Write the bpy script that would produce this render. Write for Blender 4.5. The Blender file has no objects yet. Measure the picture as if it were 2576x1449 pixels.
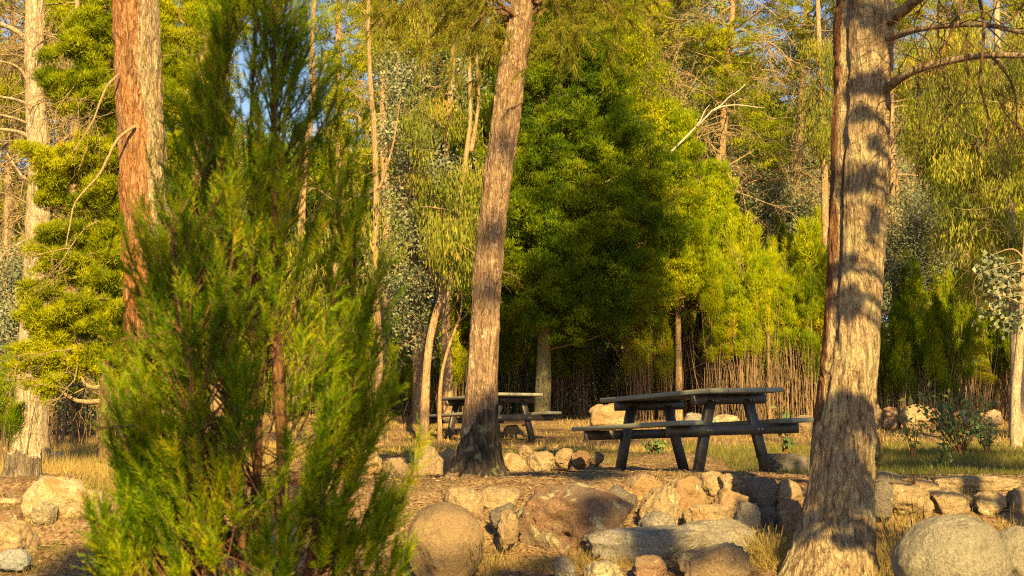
import bpy, math
import numpy as np
from math import radians as R
rng = np.random.default_rng(11)
SC = bpy.context.scene
COL = SC.collection

# ------------------------------------------------------------------ camera geometry
F = 3757.0
PITCH = math.atan((1201 - 724.5) / F)
CP, SP = math.cos(PITCH), math.sin(PITCH)
def P(dx, dy, Y):
    """a point of the place seen at (dx, dy) of the 2576 px wide photograph, Y metres ahead"""
    cx = (dx - 1288) / F; cy = (724.5 - dy) / F
    d = np.array([cx, CP - cy * SP, SP + cy * CP])
    return d * (Y / d[1])
def V(*a): return np.array(a, float)
def unit(v):
    v = np.asarray(v, float)
    return v / (np.linalg.norm(v, axis=-1, keepdims=True) + 1e-12)
AZ, EL = R(11), R(27)
SUN = V(math.sin(AZ) * math.cos(EL), -math.cos(AZ) * math.cos(EL), math.sin(EL))

# ------------------------------------------------------------------ noise
def _hash(ix, iy, iz, seed):
    h = (ix.astype(np.int64) * 374761393 + iy.astype(np.int64) * 668265263 + iz.astype(np.int64) * 2147483647 + seed * 1274126177) & 0xffffffff
    h = ((h ^ (h >> 13)) * 1274126177) & 0xffffffff
    h = ((h ^ (h >> 16)) * 2246822519) & 0xffffffff
    return ((h ^ (h >> 15)) & 0xffffff) / float(0xffffff)
def vnoise(p, seed=0):
    p = np.asarray(p, float)
    i = np.floor(p).astype(np.int64); f = p - i; f = f * f * (3 - 2 * f)
    r = 0
    for a in (0, 1):
        for b in (0, 1):
            for c in (0, 1):
                w = (f[..., 0] if a else 1 - f[..., 0]) * (f[..., 1] if b else 1 - f[..., 1]) * (f[..., 2] if c else 1 - f[..., 2])
                r = r + w * _hash(i[..., 0] + a, i[..., 1] + b, i[..., 2] + c, seed)
    return r * 2 - 1
def fbm(p, o=4, seed=0):
    r = 0; a = 1; t = 0
    for k in range(o):
        r = r + a * vnoise(np.asarray(p) * 2 ** k, seed + k * 17); t += a; a *= .5
    return r / t

# ------------------------------------------------------------------ mesh helpers
def tag(o, label=None, cat=None, group=None, kind=None):
    if label: o['label'] = label
    if cat: o['category'] = cat
    if group: o['group'] = group
    if kind: o['kind'] = kind
    return o
def thing(name, label, cat, loc, group=None, rz=0):
    o = bpy.data.objects.new(name, None); COL.objects.link(o)
    o.empty_display_size = .2
    o.location = [float(c) for c in loc]; o.rotation_euler = (0, 0, rz)
    return tag(o, label, cat, group)
def mesh(name, verts, faces, mat, parent=None, origin=None, tint=None, smooth=False):
    """verts (N,3); faces one (M,k) array or a list of them"""
    if not isinstance(faces, list): faces = [faces]
    faces = [np.asarray(f, np.int32) for f in faces if len(f)]
    verts = np.asarray(verts, np.float32)
    if origin is not None: verts = verts - np.asarray(origin, np.float32)
    me = bpy.data.meshes.new(name)
    me.vertices.add(len(verts)); me.vertices.foreach_set('co', verts.ravel())
    li = np.concatenate([f.ravel() for f in faces])
    tot = np.concatenate([np.full(len(f), f.shape[1], np.int32) for f in faces])
    st = np.concatenate([[0], np.cumsum(tot)[:-1]]).astype(np.int32)
    me.loops.add(len(li)); me.loops.foreach_set('vertex_index', li)
    me.polygons.add(len(tot)); me.polygons.foreach_set('loop_start', st)
    try: me.polygons.foreach_set('loop_total', tot)
    except Exception: pass
    me.update(calc_edges=True)
    me.validate()
    if smooth: me.polygons.foreach_set('use_smooth', np.ones(len(me.polygons), bool))
    if tint is not None:
        a = me.attributes.new('tint', 'FLOAT', 'POINT'); a.data.foreach_set('value', np.asarray(tint, np.float32))
    me.materials.append(mat)
    o = bpy.data.objects.new(name, me); COL.objects.link(o)
    if parent is not None: o.parent = parent
    elif origin is not None: o.location = [float(c) for c in origin]
    return o
def merge(parts):
    """list of (verts, faces) with equal-k faces -> one"""
    vs, fs, n = [], {}, 0
    for v, f in parts:
        for g in (f if isinstance(f, list) else [f]):
            if len(g): fs.setdefault(np.asarray(g).shape[1], []).append(np.asarray(g) + n)
        vs.append(v); n += len(v)
    return np.concatenate(vs), [np.concatenate(g) for g in fs.values()]

def resample(pts, n, smooth=True):
    pts = np.asarray(pts, float)
    s = np.concatenate([[0], np.cumsum(np.linalg.norm(np.diff(pts, axis=0), axis=1))])
    t = np.linspace(0, s[-1], n)
    if not smooth or len(pts) < 3:
        return np.stack([np.interp(t, s, pts[:, k]) for k in range(pts.shape[1])], 1)
    m = np.gradient(pts, s, axis=0)
    i = np.clip(np.searchsorted(s, t, 'right') - 1, 0, len(pts) - 2)
    h = (s[i + 1] - s[i])[:, None]; u = ((t - s[i]) / h[:, 0])[:, None]
    return ((2*u**3 - 3*u**2 + 1) * pts[i] + (u**3 - 2*u**2 + u) * h * m[i] + (-2*u**3 + 3*u**2) * pts[i+1] + (u**3 - u**2) * h * m[i+1])

def tubes(pts, rad, sides=5):
    """pts (N,K,3) rad (N,K) -> verts, quads (open tubes, tip tapered by rad)"""
    pts = np.asarray(pts, float); rad = np.asarray(rad, float)
    N, K, _ = pts.shape
    t = unit(np.gradient(pts, axis=1))
    ref = np.tile(V(.13, .97, .21), (N, K, 1))
    par = np.abs((t * ref).sum(-1, keepdims=True)) > .93
    ref = np.where(par.any(axis=1, keepdims=True), V(.9, .1, -.4), ref)
    u = unit(np.cross(t, ref)); w = np.cross(t, u)
    a = np.linspace(0, 2 * np.pi, sides, endpoint=False)
    ring = pts[:, :, None] + rad[:, :, None, None] * (np.cos(a)[None, None, :, None] * u[:, :, None] + np.sin(a)[None, None, :, None] * w[:, :, None])
    v = ring.reshape(-1, 3)
    idx = np.arange(N * K * sides).reshape(N, K, sides)
    a0 = idx[:, :-1]; a1 = idx[:, 1:]
    q = np.stack([a0, np.roll(a0, -1, 2), np.roll(a1, -1, 2), a1], -1).reshape(-1, 4)
    return v, q
def tube_paths(paths, sides=6, K=None):
    """list of (pts, radii): each resampled to K points"""
    K = K or 10
    A, B = [], []
    for p, r in paths:
        p = np.asarray(p, float); r = np.asarray(r, float)
        if len(r) != len(p): r = np.interp(np.linspace(0, 1, len(p)), np.linspace(0, 1, len(r)), r)
        q = resample(np.column_stack([p, r]), K)
        A.append(q[:, :3]); B.append(np.maximum(q[:, 3], .0004))
    return tubes(A, B, sides)

def grow(p, d, L, r, depth, out, droop=.0, wander=.35, nch=4, K=6, ratio=.55, spread=.9, curl=0.):
    d = unit(d); pts = [np.array(p, float)]; dd = d.copy()
    for k in range(K - 1):
        dd = unit(dd + rng.normal(0, wander, 3) * .5 + V(0, 0, -droop) * (k + 1) / K + V(0, 0, curl) * (k / K) ** 2)
        pts.append(pts[-1] + dd * L / (K - 1))
    pts = np.array(pts)
    out.append((pts, np.linspace(r, r * .35, K)))
    if depth > 0:
        for j in range(nch):
            t = rng.uniform(.25, 1.) * (K - 1); i = min(int(t), K - 2)
            q = pts[i] + (pts[i + 1] - pts[i]) * (t - i)
            nd = unit(unit(pts[i + 1] - pts[i]) + rng.normal(0, spread, 3) * .8)
            grow(q, nd, L * ratio * rng.uniform(.7, 1.2), r * .5, depth - 1, out, droop, wander, nch, K, ratio, spread, curl)
    return out

# ------------------------------------------------------------------ leaves
def blades(base, d, L, w, tint, nh=None):
    """triangles: base points, directions, length, width"""
    N = len(base); d = unit(d)
    s = unit(np.cross(d, rng.normal(size=(N, 3)) if nh is None else nh + rng.normal(0, .35, (N, 3))))
    L = np.broadcast_to(L, (N,))[:, None]; w = np.broadcast_to(w, (N,))[:, None]
    v = np.stack([base - s * w * .5, base + s * w * .5, base + d * L], 1).reshape(-1, 3)
    return v, np.arange(3 * N).reshape(N, 3), np.repeat(tint, 3)
def kites(base, d, L, w, tint, wide=.42, bend=.12):
    N = len(base); d = unit(d)
    s = unit(np.cross(d, rng.normal(size=(N, 3)))); n = np.cross(d, s)
    L = np.broadcast_to(L, (N,))[:, None]; w = np.broadcast_to(w, (N,))[:, None]
    m = base + d * L * wide + n * L * bend
    v = np.stack([base, m - s * w * .5, base + d * L, m + s * w * .5], 1).reshape(-1, 3)
    return v, np.arange(4 * N).reshape(N, 4), np.repeat(tint, 4)
def sph(n):
    return unit(rng.normal(size=(n, 3)))
def puff_leaves(cen, rad, n, L, w, up=.55, flat=.75, tspread=.25, shell=.4):
    """clumps of short upward sprays round each centre"""
    cen = np.asarray(cen); M = len(cen)
    rad = np.broadcast_to(rad, (M,))
    cnt = np.maximum((n * (rad / rad.mean()) ** 2), 20).astype(int)
    ci = np.repeat(np.arange(M), cnt); N = len(ci)
    d = sph(N); d[:, 2] = np.where(rng.random(N) < .35, np.abs(d[:, 2]), d[:, 2])
    # lumps on the clump
    lump = 1 + .35 * vnoise(d * 2.3 + cen[ci] * 3.1, 5)
    rr = rad[ci] * (shell + (1 - shell) * rng.random(N) ** .6) * lump
    off = d * rr[:, None]; off[:, 2] *= flat
    b = cen[ci] + off
    dd = unit(d * .75 + V(0, 0, up) + rng.normal(0, .5, (N, 3)))
    ct = np.clip(.6 * rng.random(M) + .4 * np.clip(.5 + 1.1 * vnoise(cen * 1.7 + 50, 15), 0, 1), 0, 1)
    tint = np.clip(ct[ci] * (1 - tspread) + rng.random(N) * tspread, 0, 1)
    return blades(b, dd, L * rng.uniform(.6, 1.3, N), w * rng.uniform(.7, 1.3, N), tint, d)
def sublobes(cs, pr, k, fr):
    cs = np.asarray(cs); pr = np.asarray(pr); M = len(cs)
    d = sph(M * k); d[:, 2] = np.where(rng.random(M * k) < .45, np.abs(d[:, 2]), d[:, 2])
    st = np.repeat(rng.uniform(.7, 1.35, (M, 3)), k, 0)
    c = np.repeat(cs, k, 0) + d * st * (np.repeat(pr, k) * rng.uniform(.45, 1.05, M * k))[:, None]
    return c, np.repeat(pr, k) * fr * rng.uniform(.6, 1.35, M * k)
def clump_kites(cen, rad, n, L, w, down=.0, tspread=.4, wide=.42, flat=1.):
    cen = np.asarray(cen); M = len(cen); rad = np.broadcast_to(rad, (M,))
    ci = np.repeat(np.arange(M), n); N = len(ci)
    b = cen[ci] + sph(N) * (rad[ci] * rng.random(N) ** .45)[:, None] * V(1, 1, flat)
    d = unit(sph(N) * (1 - down * .75) + V(0, 0, -1.6 * down))
    ct = rng.random(M)
    tint = np.clip(ct[ci] * (1 - tspread) + rng.random(N) * tspread, 0, 1)
    return kites(b, d, L * rng.uniform(.6, 1.25, N), w * rng.uniform(.7, 1.25, N), tint, wide)
def join_leaves(ls):
    v, f, t, n = [], {}, [], 0
    for a, b, c in ls:
        v.append(a); f.setdefault(b.shape[1], []).append(b + n); t.append(c); n += len(a)
    return np.concatenate(v), [np.concatenate(x) for x in f.values()], np.concatenate(t)

# ------------------------------------------------------------------ materials
class NT:
    def __init__(s, name):
        s.m = bpy.data.materials.new(name); s.m.use_nodes = True
        s.t = s.m.node_tree; s.t.nodes.clear()
        s.out = s.n('ShaderNodeOutputMaterial')
    def n(s, typ, **kw):
        o = s.t.nodes.new(typ)
        for k, v in kw.items():
            if k.startswith('i_'):
                k2 = k[2:].replace('_', ' ')
                s.set(o, k2, v)
            elif isinstance(k, str): setattr(o, k, v)
        return o
    def set(s, o, key, v):
        inp = o.inputs[int(key)] if key.isdigit() else o.inputs[key]
        if isinstance(v, bpy.types.NodeSocket): s.t.links.new(v, inp)
        else: inp.default_value = v
    def obj(s): return s.n('ShaderNodeTexCoord').outputs['Object']
    def vary(s, vec, k=37.):
        r = s.n('ShaderNodeObjectInfo').outputs['Random']
        m = s.n('ShaderNodeMath', operation='MULTIPLY'); s.set(m, '0', r); s.set(m, '1', k)
        a = s.n('ShaderNodeVectorMath', operation='ADD'); s.set(a, '0', vec)
        c = s.n('ShaderNodeCombineXYZ'); s.set(c, 'X', m.outputs[0]); s.set(c, 'Y', m.outputs[0]); s.set(a, '1', c.outputs[0])
        return a.outputs[0]
    def mapv(s, vec, scale=(1, 1, 1)):
        m = s.n('ShaderNodeMapping'); s.set(m, 'Vector', vec); m.inputs['Scale'].default_value = scale
        return m.outputs[0]
    def noise(s, vec, scale, detail=4, rough=.55, dist=0.):
        o = s.n('ShaderNodeTexNoise'); s.set(o, 'Vector', vec); s.set(o, 'Scale', scale); s.set(o, 'Detail', detail)
        s.set(o, 'Roughness', rough); s.set(o, 'Distortion', dist)
        return o.outputs['Fac']
    def voro(s, vec, scale, feature='F1', out='Distance'):
        o = s.n('ShaderNodeTexVoronoi', feature=feature); s.set(o, 'Vector', vec); s.set(o, 'Scale', scale)
        return o.outputs[out]
    def ramp(s, fac, stops, interp='LINEAR'):
        o = s.n('ShaderNodeValToRGB'); s.set(o, 'Fac', fac); cr = o.color_ramp; cr.interpolation = interp
        while len(cr.elements) < len(stops): cr.elements.new(.5)
        for e, (p, c) in zip(cr.elements, stops):
            e.position = p
            e.color = (c, c, c, 1) if isinstance(c, (int, float)) else (*c, 1)
        return o.outputs['Color']
    def mix(s, fac, a, b, blend='MIX'):
        o = s.n('ShaderNodeMix', data_type='RGBA', blend_type=blend)
        for k, v in ((0, fac), (6, a), (7, b)):
            if isinstance(v, tuple) and len(v) == 3: v = (*v, 1)
            s.set(o, str(k), v)
        return o.outputs[2]
    def math(s, op, a, b):
        o = s.n('ShaderNodeMath', operation=op); s.set(o, '0', a); s.set(o, '1', b); return o.outputs[0]
    def bump(s, h, dist=.01, strength=1., nrm=None):
        o = s.n('ShaderNodeBump'); s.set(o, 'Height', h); s.set(o, 'Distance', dist); s.set(o, 'Strength', strength)
        if nrm is not None: s.set(o, 'Normal', nrm)
        return o.outputs[0]
    def principled(s, col, rough=.9, nrm=None, spec=.25):
        o = s.n('ShaderNodeBsdfPrincipled')
        if isinstance(col, tuple): col = (*col[:3], 1)
        s.set(o, 'Base Color', col); s.set(o, 'Roughness', rough); s.set(o, 'Specular IOR Level', spec)
        if nrm is not None: s.set(o, 'Normal', nrm)
        s.t.links.new(o.outputs[0], s.out.inputs[0]); return s.m

def leaf_mat(name, stops, trans=.35):
    s = NT(name)
    a = s.n('ShaderNodeAttribute', attribute_name='tint').outputs['Fac']
    nz = s.noise(s.vary(s.obj()), 1.3, 2)
    f = s.math('ADD', a, s.math('MULTIPLY', s.math('SUBTRACT', nz, .5), .5))
    c = s.ramp(f, stops)
    d = s.n('ShaderNodeBsdfDiffuse'); s.set(d, 'Color', c)
    t = s.n('ShaderNodeBsdfTranslucent'); s.set(t, 'Color', s.mix(.5, c, (c0 := stops[len(stops)//2][1])))
    g = s.n('ShaderNodeBsdfGlossy'); s.set(g, 'Roughness', .45); s.set(g, 'Color', (1, 1, 1, 1))
    m = s.n('ShaderNodeMixShader'); s.set(m, '0', trans)
    s.t.links.new(d.outputs[0], m.inputs[1]); s.t.links.new(t.outputs[0], m.inputs[2])
    m2 = s.n('ShaderNodeMixShader'); s.set(m2, '0', .006)
    s.t.links.new(m.outputs[0], m2.inputs[1]); s.t.links.new(g.outputs[0], m2.inputs[2])
    s.t.links.new(m2.outputs[0], s.out.inputs[0]); return s.m

def bark_mat(name, fiss, mid, high, lichen, sc=1., lich=.55, red=None, streak=1.):
    s = NT(name); o = s.vary(s.obj())
    warp = s.n('ShaderNodeVectorMath', operation='ADD')
    nt = s.n('ShaderNodeTexNoise'); s.set(nt, 'Vector', o); s.set(nt, 'Scale', 5 * sc); s.set(nt, 'Detail', 3)
    sc_ = s.n('ShaderNodeVectorMath', operation='SCALE'); s.set(sc_, '0', nt.outputs['Color']); s.set(sc_, 'Scale', .05 / sc)
    s.set(warp, '0', o); s.set(warp, '1', sc_.outputs[0]); w = warp.outputs[0]
    long = s.mapv(w, (1, 1, .13 * streak))
    v = s.voro(long, 26 * sc, 'DISTANCE_TO_EDGE')
    n1 = s.noise(long, 20 * sc, 6, .65)
    fine = s.noise(s.mapv(w, (1, 1, .35)), 90 * sc, 5, .7)
    r1 = s.math('ABSOLUTE', s.math('SUBTRACT', s.noise(s.mapv(w, (1, 1, .16 * streak)), 17 * sc, 5, .6, .3), .5), 0)
    r2 = s.math('ABSOLUTE', s.math('SUBTRACT', s.noise(s.mapv(w, (1, 1, .22 * streak)), 41 * sc, 4, .6, .3), .5), 0)
    ridge = s.math('ADD', s.ramp(s.math('MULTIPLY', r1, 1.), [(0, 0), (.05, .6), (.16, 1.)]), s.math('MULTIPLY', s.math('SUBTRACT', s.ramp(v, [(0, 0), (.12, 1)]), 1.), .25))
    ridge = s.math('MULTIPLY', s.math('ADD', ridge, s.ramp(r2, [(0, 0), (.1, 1.)])), .5)
    h = s.math('ADD', s.math('MULTIPLY', ridge, .5), s.math('ADD', s.math('MULTIPLY', n1, .5), s.math('MULTIPLY', fine, .6)))
    c = s.ramp(h, [(.48, fiss), (.70, mid), (1., high)])
    blotch = s.noise(s.mapv(o, (1, 1, .4)), 3.2 * sc, 4)
    if red is not None:
        c = s.mix(s.ramp(blotch, [(.42, 0), (.6, .85)]), c, s.mix(s.ramp(h, [(.3, .0), (1., 1.)]), fiss, red))
    lp = s.math('MULTIPLY', s.ramp(s.noise(o, 7 * sc, 5, .6), [(lich, 0), (lich + .08, 1)]), s.ramp(fine, [(.4, 0), (.6, 1)]))
    c = s.mix(lp, c, lichen)
    return s.principled(c, .95, s.bump(h, .03 / sc, 1.), .12)

def rock_mat(name, a, b, lichen, stain=None, lich=.6, grain=1.):
    s = NT(name); o = s.vary(s.obj())
    big = s.noise(o, 2.6, 5, .6); sp = s.noise(o, 75 * grain, 4, .75); mid = s.noise(o, 13, 6, .65)
    c = s.mix(s.ramp(big, [(.36, 0), (.64, 1)]), a, b)
    c = s.mix(s.ramp(sp, [(.36, .75), (.48, 0)]), c, tuple(x * .33 for x in a))
    c = s.mix(s.ramp(sp, [(.55, 0), (.68, .6)]), c, tuple(min(.75, x * 1.7) for x in a))
    if stain is not None:
        c = s.mix(s.ramp(s.noise(o, 3.7, 4, .6, .4), [(.5, 0), (.6, .85)]), c, stain)
    c = s.mix(s.ramp(mid, [(.3, .6), (.46, 0)]), c, tuple(x * .45 for x in b))
    lm = s.math('MULTIPLY', s.ramp(s.noise(o, 8, 5, .65, .5), [(lich, 0), (lich + .05, 1)]), s.ramp(sp, [(.35, .3), (.6, 1)]))
    c = s.mix(lm, c, lichen)
    h = s.math('ADD', s.math('MULTIPLY', mid, .8), s.math('MULTIPLY', sp, .35))
    return s.principled(c, .93, s.bump(h, .05, 1.), .15)

M = {}
M['cyp'] = leaf_mat('cypress_foliage', [(0, (.04, .075, .002)), (.35, (.16, .20, .003)), (.7, (.32, .34, .004)), (.93, (.42, .38, .008)), (1., (.38, .15, .02))], .28)
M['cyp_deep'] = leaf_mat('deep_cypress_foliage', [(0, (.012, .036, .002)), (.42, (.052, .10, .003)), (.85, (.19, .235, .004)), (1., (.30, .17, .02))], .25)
M['sap'] = leaf_mat('sapling_foliage', [(0, (.045, .10, .002)), (.4, (.19, .27, .003)), (.86, (.42, .43, .006)), (1., (.44, .22, .02))], .35)
M['sap_deep'] = leaf_mat('shaded_sapling_foliage', [(0, (.04, .09, .003)), (.5, (.12, .19, .004)), (.9, (.25, .30, .006)), (1., (.34, .19, .02))], .3)  # sapling greens darkened, shade put into the leaf colour
M['bush'] = leaf_mat('juniper_foliage', [(0, (.018, .055, .002)), (.34, (.075, .145, .003)), (.62, (.20, .28, .004)), (.88, (.40, .39, .006)), (1., (.36, .16, .02))], .35)
M['needle'] = leaf_mat('pine_needles', [(0, (.07, .09, .012)), (.5, (.15, .17, .014)), (.9, (.28, .25, .02)), (1, (.30, .13, .03))], .3)
M['gum'] = leaf_mat('gum_leaves', [(0, (.05, .08, .015)), (.5, (.18, .21, .022)), (.85, (.36, .33, .04)), (1, (.44, .20, .07))], .35)
M['grey'] = leaf_mat('grey_gum_leaves', [(0, (.08, .11, .075)), (.5, (.17, .20, .125)), (.85, (.32, .32, .20)), (1, (.38, .22, .12))], .2)
M['seed'] = leaf_mat('seedling_leaves', [(0, (.06, .12, .05)), (.6, (.13, .21, .08)), (1, (.24, .27, .07))], .25)
M['dry'] = leaf_mat('dry_grass_blades', [(0, (.22, .17, .06)), (.5, (.38, .28, .09)), (1, (.50, .40, .15))], .35)
M['green'] = leaf_mat('green_grass_blades', [(0, (.06, .08, .02)), (.55, (.13, .14, .035)), (1, (.30, .25, .07))], .35)
M['litter'] = leaf_mat('fallen_leaf_litter', [(0, (.06, .035, .02)), (.5, (.16, .10, .055)), (.85, (.27, .18, .09)), (1, (.36, .29, .2))], .05)

M['bark_pale'] = bark_mat('pale_bark', (.13, .09, .055), (.36, .28, .19), (.52, .43, .31), (.50, .47, .33), 1.2, .62)
M['bark_right'] = bark_mat('grey_plated_bark', (.045, .028, .018), (.23, .165, .10), (.41, .32, .20), (.38, .35, .20), 1.0, .52)
M['bark_right_red'] = bark_mat('red_fibrous_bark', (.04, .016, .008), (.12, .052, .026), (.22, .12, .065), (.3, .2, .12), 1.3, .7, streak=.5)
M['bark_mid'] = bark_mat('brown_flaking_bark', (.065, .036, .021), (.20, .13, .08), (.35, .25, .165), (.58, .46, .32), 1.4, .57)
M['bark_red'] = bark_mat('orange_red_bark', (.045, .02, .010), (.22, .12, .06), (.37, .24, .145), (.42, .38, .24), .8, .62, red=(.42, .17, .055))
M['bark_far'] = bark_mat('far_trunk_bark', (.12, .07, .04), (.32, .21, .12), (.45, .33, .20), (.4, .38, .25), 1., .55)
M['bark_orange'] = bark_mat('orange_gum_bark', (.13, .07, .035), (.34, .22, .12), (.46, .33, .20), (.5, .4, .28), 1., .6)
M['bark_lichen'] = bark_mat('lichened_bark', (.08, .06, .035), (.22, .18, .10), (.36, .32, .19), (.34, .35, .16), 1.2, .47)
M['twig'] = bark_mat('dry_twig_bark', (.14, .09, .05), (.30, .22, .12), (.42, .33, .19), (.4, .36, .18), 2.5, .55)
M['twig_dark'] = bark_mat('dark_twig_bark', (.05, .03, .02), (.12, .07, .04), (.2, .13, .08), (.25, .2, .13), 2.5, .65)
M['twig_red'] = bark_mat('reddish_stem_bark', (.06, .03, .015), (.17, .085, .045), (.26, .15, .08), (.25, .2, .13), 2.5, .7)
M['stem_sap'] = bark_mat('sapling_stem_bark', (.10, .06, .035), (.26, .175, .105), (.38, .28, .18), (.4, .36, .25), 2.5, .7)
M['dead_white'] = bark_mat('bleached_dead_wood', (.30, .24, .18), (.52, .44, .35), (.62, .54, .44), (.55, .48, .38), 2, .7)
M['stump'] = bark_mat('weathered_stump_wood', (.05, .04, .03), (.15, .12, .09), (.25, .21, .16), (.26, .25, .19), 1., .6)

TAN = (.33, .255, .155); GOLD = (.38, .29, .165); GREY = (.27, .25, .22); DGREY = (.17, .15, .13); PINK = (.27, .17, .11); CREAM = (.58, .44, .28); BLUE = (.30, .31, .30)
LI = (.42, .42, .26)
M['r_tan'] = rock_mat('tan_granite', TAN, (.27, .19, .115), LI, None, .6)
M['r_gold'] = rock_mat('golden_granite', GOLD, (.28, .205, .125), LI, (.30, .18, .09), .6)
M['r_grey'] = rock_mat('grey_granite', GREY, (.20, .175, .14), LI, None, .58)
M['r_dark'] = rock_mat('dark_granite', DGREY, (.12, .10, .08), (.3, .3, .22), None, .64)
M['r_pink'] = rock_mat('red_brown_granite', PINK, (.20, .125, .08), LI, (.22, .17, .12), .575)
M['r_cream'] = rock_mat('cream_granite', CREAM, (.44, .31, .19), (.38, .37, .24), (.45, .20, .07), .62)
M['r_round'] = rock_mat('smooth_tan_granite', (.33, .24, .14), (.28, .20, .12), (.36, .33, .2), None, .68, 1.8)
M['r_lich'] = rock_mat('lichened_granite', (.31, .26, .18), (.24, .20, .13), (.44, .42, .26), None, .5)
M['r_corner'] = rock_mat('grey_green_granite', (.27, .25, .20), (.21, .195, .15), (.38, .37, .26), None, .56, 1.2)
M['r_blue'] = rock_mat('bluish_granite', BLUE, (.23, .235, .23), (.4, .4, .33), None, .62)

# ------------------------------------------------------------------ world, sun, camera
w = bpy.data.worlds.new('World'); SC.world = w; w.use_nodes = True
nt = w.node_tree; bg = nt.nodes['Background']
sky = nt.nodes.new('ShaderNodeTexSky'); sky.sky_type = 'NISHITA'; sky.sun_disc = False
sky.sun_elevation = EL; sky.sun_rotation = math.pi - AZ; sky.air_density = 1.0; sky.dust_density = .6; sky.ozone_density = 1.2
nt.links.new(sky.outputs[0], bg.inputs[0]); bg.inputs[1].default_value = .05
sl = bpy.data.lights.new('sun', 'SUN'); sl.energy = 5.0; sl.angle = R(.5); sl.color = (1., .69, .24)
so = bpy.data.objects.new('sun', sl); COL.objects.link(so)
from mathutils import Vector
so.rotation_euler = Vector(SUN).to_track_quat('Z', 'Y').to_euler()
cam = bpy.data.cameras.new('camera'); co = bpy.data.objects.new('camera', cam); COL.objects.link(co)
cam.sensor_width = 36; cam.lens = F / 2576 * 36; cam.clip_start = .05; cam.clip_end = 3000
co.location = (0, 0, 0); co.rotation_euler = (math.pi / 2 + PITCH, 0, 0)
cam.dof.use_dof = True; cam.dof.focus_distance = 15; cam.dof.aperture_fstop = 5.2
SC.camera = co
SC.view_settings.view_transform = 'Standard'; SC.view_settings.look = 'None'; SC.view_settings.gamma = 1
SC.view_settings.exposure = 1.68
SC.cycles.max_bounces = 6; SC.cycles.diffuse_bounces = 3; SC.cycles.transmission_bounces = 3; SC.cycles.transparent_max_bounces = 4
SC.cycles.caustics_reflective = False; SC.cycles.caustics_refractive = False
SC.cycles.use_denoising = False; SC.cycles.filter_width = 1.15; SC.cycles.use_adaptive_sampling = True; SC.cycles.adaptive_threshold = .008

# ------------------------------------------------------------------ ground
GY = [-60, -5, 0, 4, 7.3, 8.5, 9.3, 9.65, 10.2, 10.6, 11, 14, 16, 21, 25, 28, 40, 80, 900]
GZ = [-3, -1.35, -1.1, -.85, -.61, -.55, -.43, -.29, -.13, -.03, .0, .01, .18, .43, .93, 1.12, 1.7, 3.4, 26]
def gz(x, y):
    x = np.asarray(x, float); y = np.asarray(y, float)
    p = np.stack([x, y, np.zeros_like(x + y)], -1)
    z = np.interp(y + .12 * np.sin(x * 1.3 + .5) + .22 * vnoise(np.stack([x * 1.1, x * 0 + 3.3, y * 0 + x * 0], -1), 55) * np.exp(-((y - 10.) / 1.2) ** 2), GY, GZ)
    n = .06 * fbm(p * .8, 3, 3) + .014 * fbm(p * 4, 3, 9)
    n = n + .09 * np.maximum(fbm(p * 1.7, 2, 88), 0) * np.exp(-((y - 11.1) / .7) ** 2)
    flat = np.exp(-(((x - 1.5) / 1.6) ** 2 + ((y - 13.2) / 1.2) ** 2) ** 2)
    return z + n * (1 - .8 * flat) * np.clip(y / 3 + 1, 0, 1)
def axis(segs):
    a = [segs[0][0]]
    for lo, hi, st in segs:
        k = max(1, int(round((hi - lo) / st))); a += list(np.linspace(lo, hi, k + 1)[1:])
    return np.array(a)
xs = axis([(-500, -60, 40), (-60, -12, 4), (-12, -4.5, .4), (-4.5, 4.5, .04), (4.5, 12, .4), (12, 60, 4), (60, 500, 40)])
ys = axis([(-60, -6, 6), (-6, 6.5, .5), (6.5, 12, .04), (12, 20, .08), (20, 32, .3), (32, 80, 4), (80, 900, 60)])
X, Y_ = np.meshgrid(xs, ys); Z = gz(X, Y_)
fine = (np.abs(X) < 4.6) & (Y_ > 6.4) & (Y_ < 20)
Z = Z + fine * .008 * fbm(np.stack([X, Y_, X * 0], -1) * 14, 3, 21)
gi = np.arange(X.size).reshape(X.shape)
q = np.stack([gi[:-1, :-1], gi[:-1, 1:], gi[1:, 1:], gi[1:, :-1]], -1).reshape(-1, 4)
s = NT('forest_floor'); o = s.obj()
n0 = s.noise(o, .7, 4); n1 = s.noise(o, 5, 6, .65); n2 = s.noise(o, 55, 5, .75)
c = s.mix(s.ramp(n1, [(.38, 0), (.6, 1)]), (.13, .075, .04), (.225, .14, .075))
c = s.mix(s.ramp(n0, [(.45, 0), (.62, .6)]), c, (.25, .175, .095))
vc = s.n('ShaderNodeTexVoronoi'); s.set(vc, 'Vector', s.mapv(o, (1, .6, 1))); s.set(vc, 'Scale', 60.)
bw = s.n('ShaderNodeRGBToBW'); s.set(bw, '0', vc.outputs['Color'])
c = s.mix(s.ramp(bw.outputs[0], [(.62, 0), (.72, .7)]), c, (.34, .25, .15))
c = s.mix(s.ramp(bw.outputs[0], [(.2, .7), (.36, 0)]), c, (.06, .035, .02))
c = s.mix(s.ramp(n2, [(.34, .6), (.5, 0)]), c, (.05, .03, .018))
h = s.math('ADD', s.math('MULTIPLY', n2, .6), s.math('MULTIPLY', bw.outputs[0], .6))
M['ground'] = s.principled(c, .97, s.bump(h, .02, .8), .08)
tag(mesh('ground', np.stack([X, Y_, Z], -1).reshape(-1, 3), q, M['ground'], smooth=True), kind='structure')
def onground(x, y): return V(x, y, float(gz(x, y)))
def gx(dx, Y): return (dx - 1288) / F * Y / CP * 1.0 if False else P(dx, 1201, Y)[0]

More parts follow.
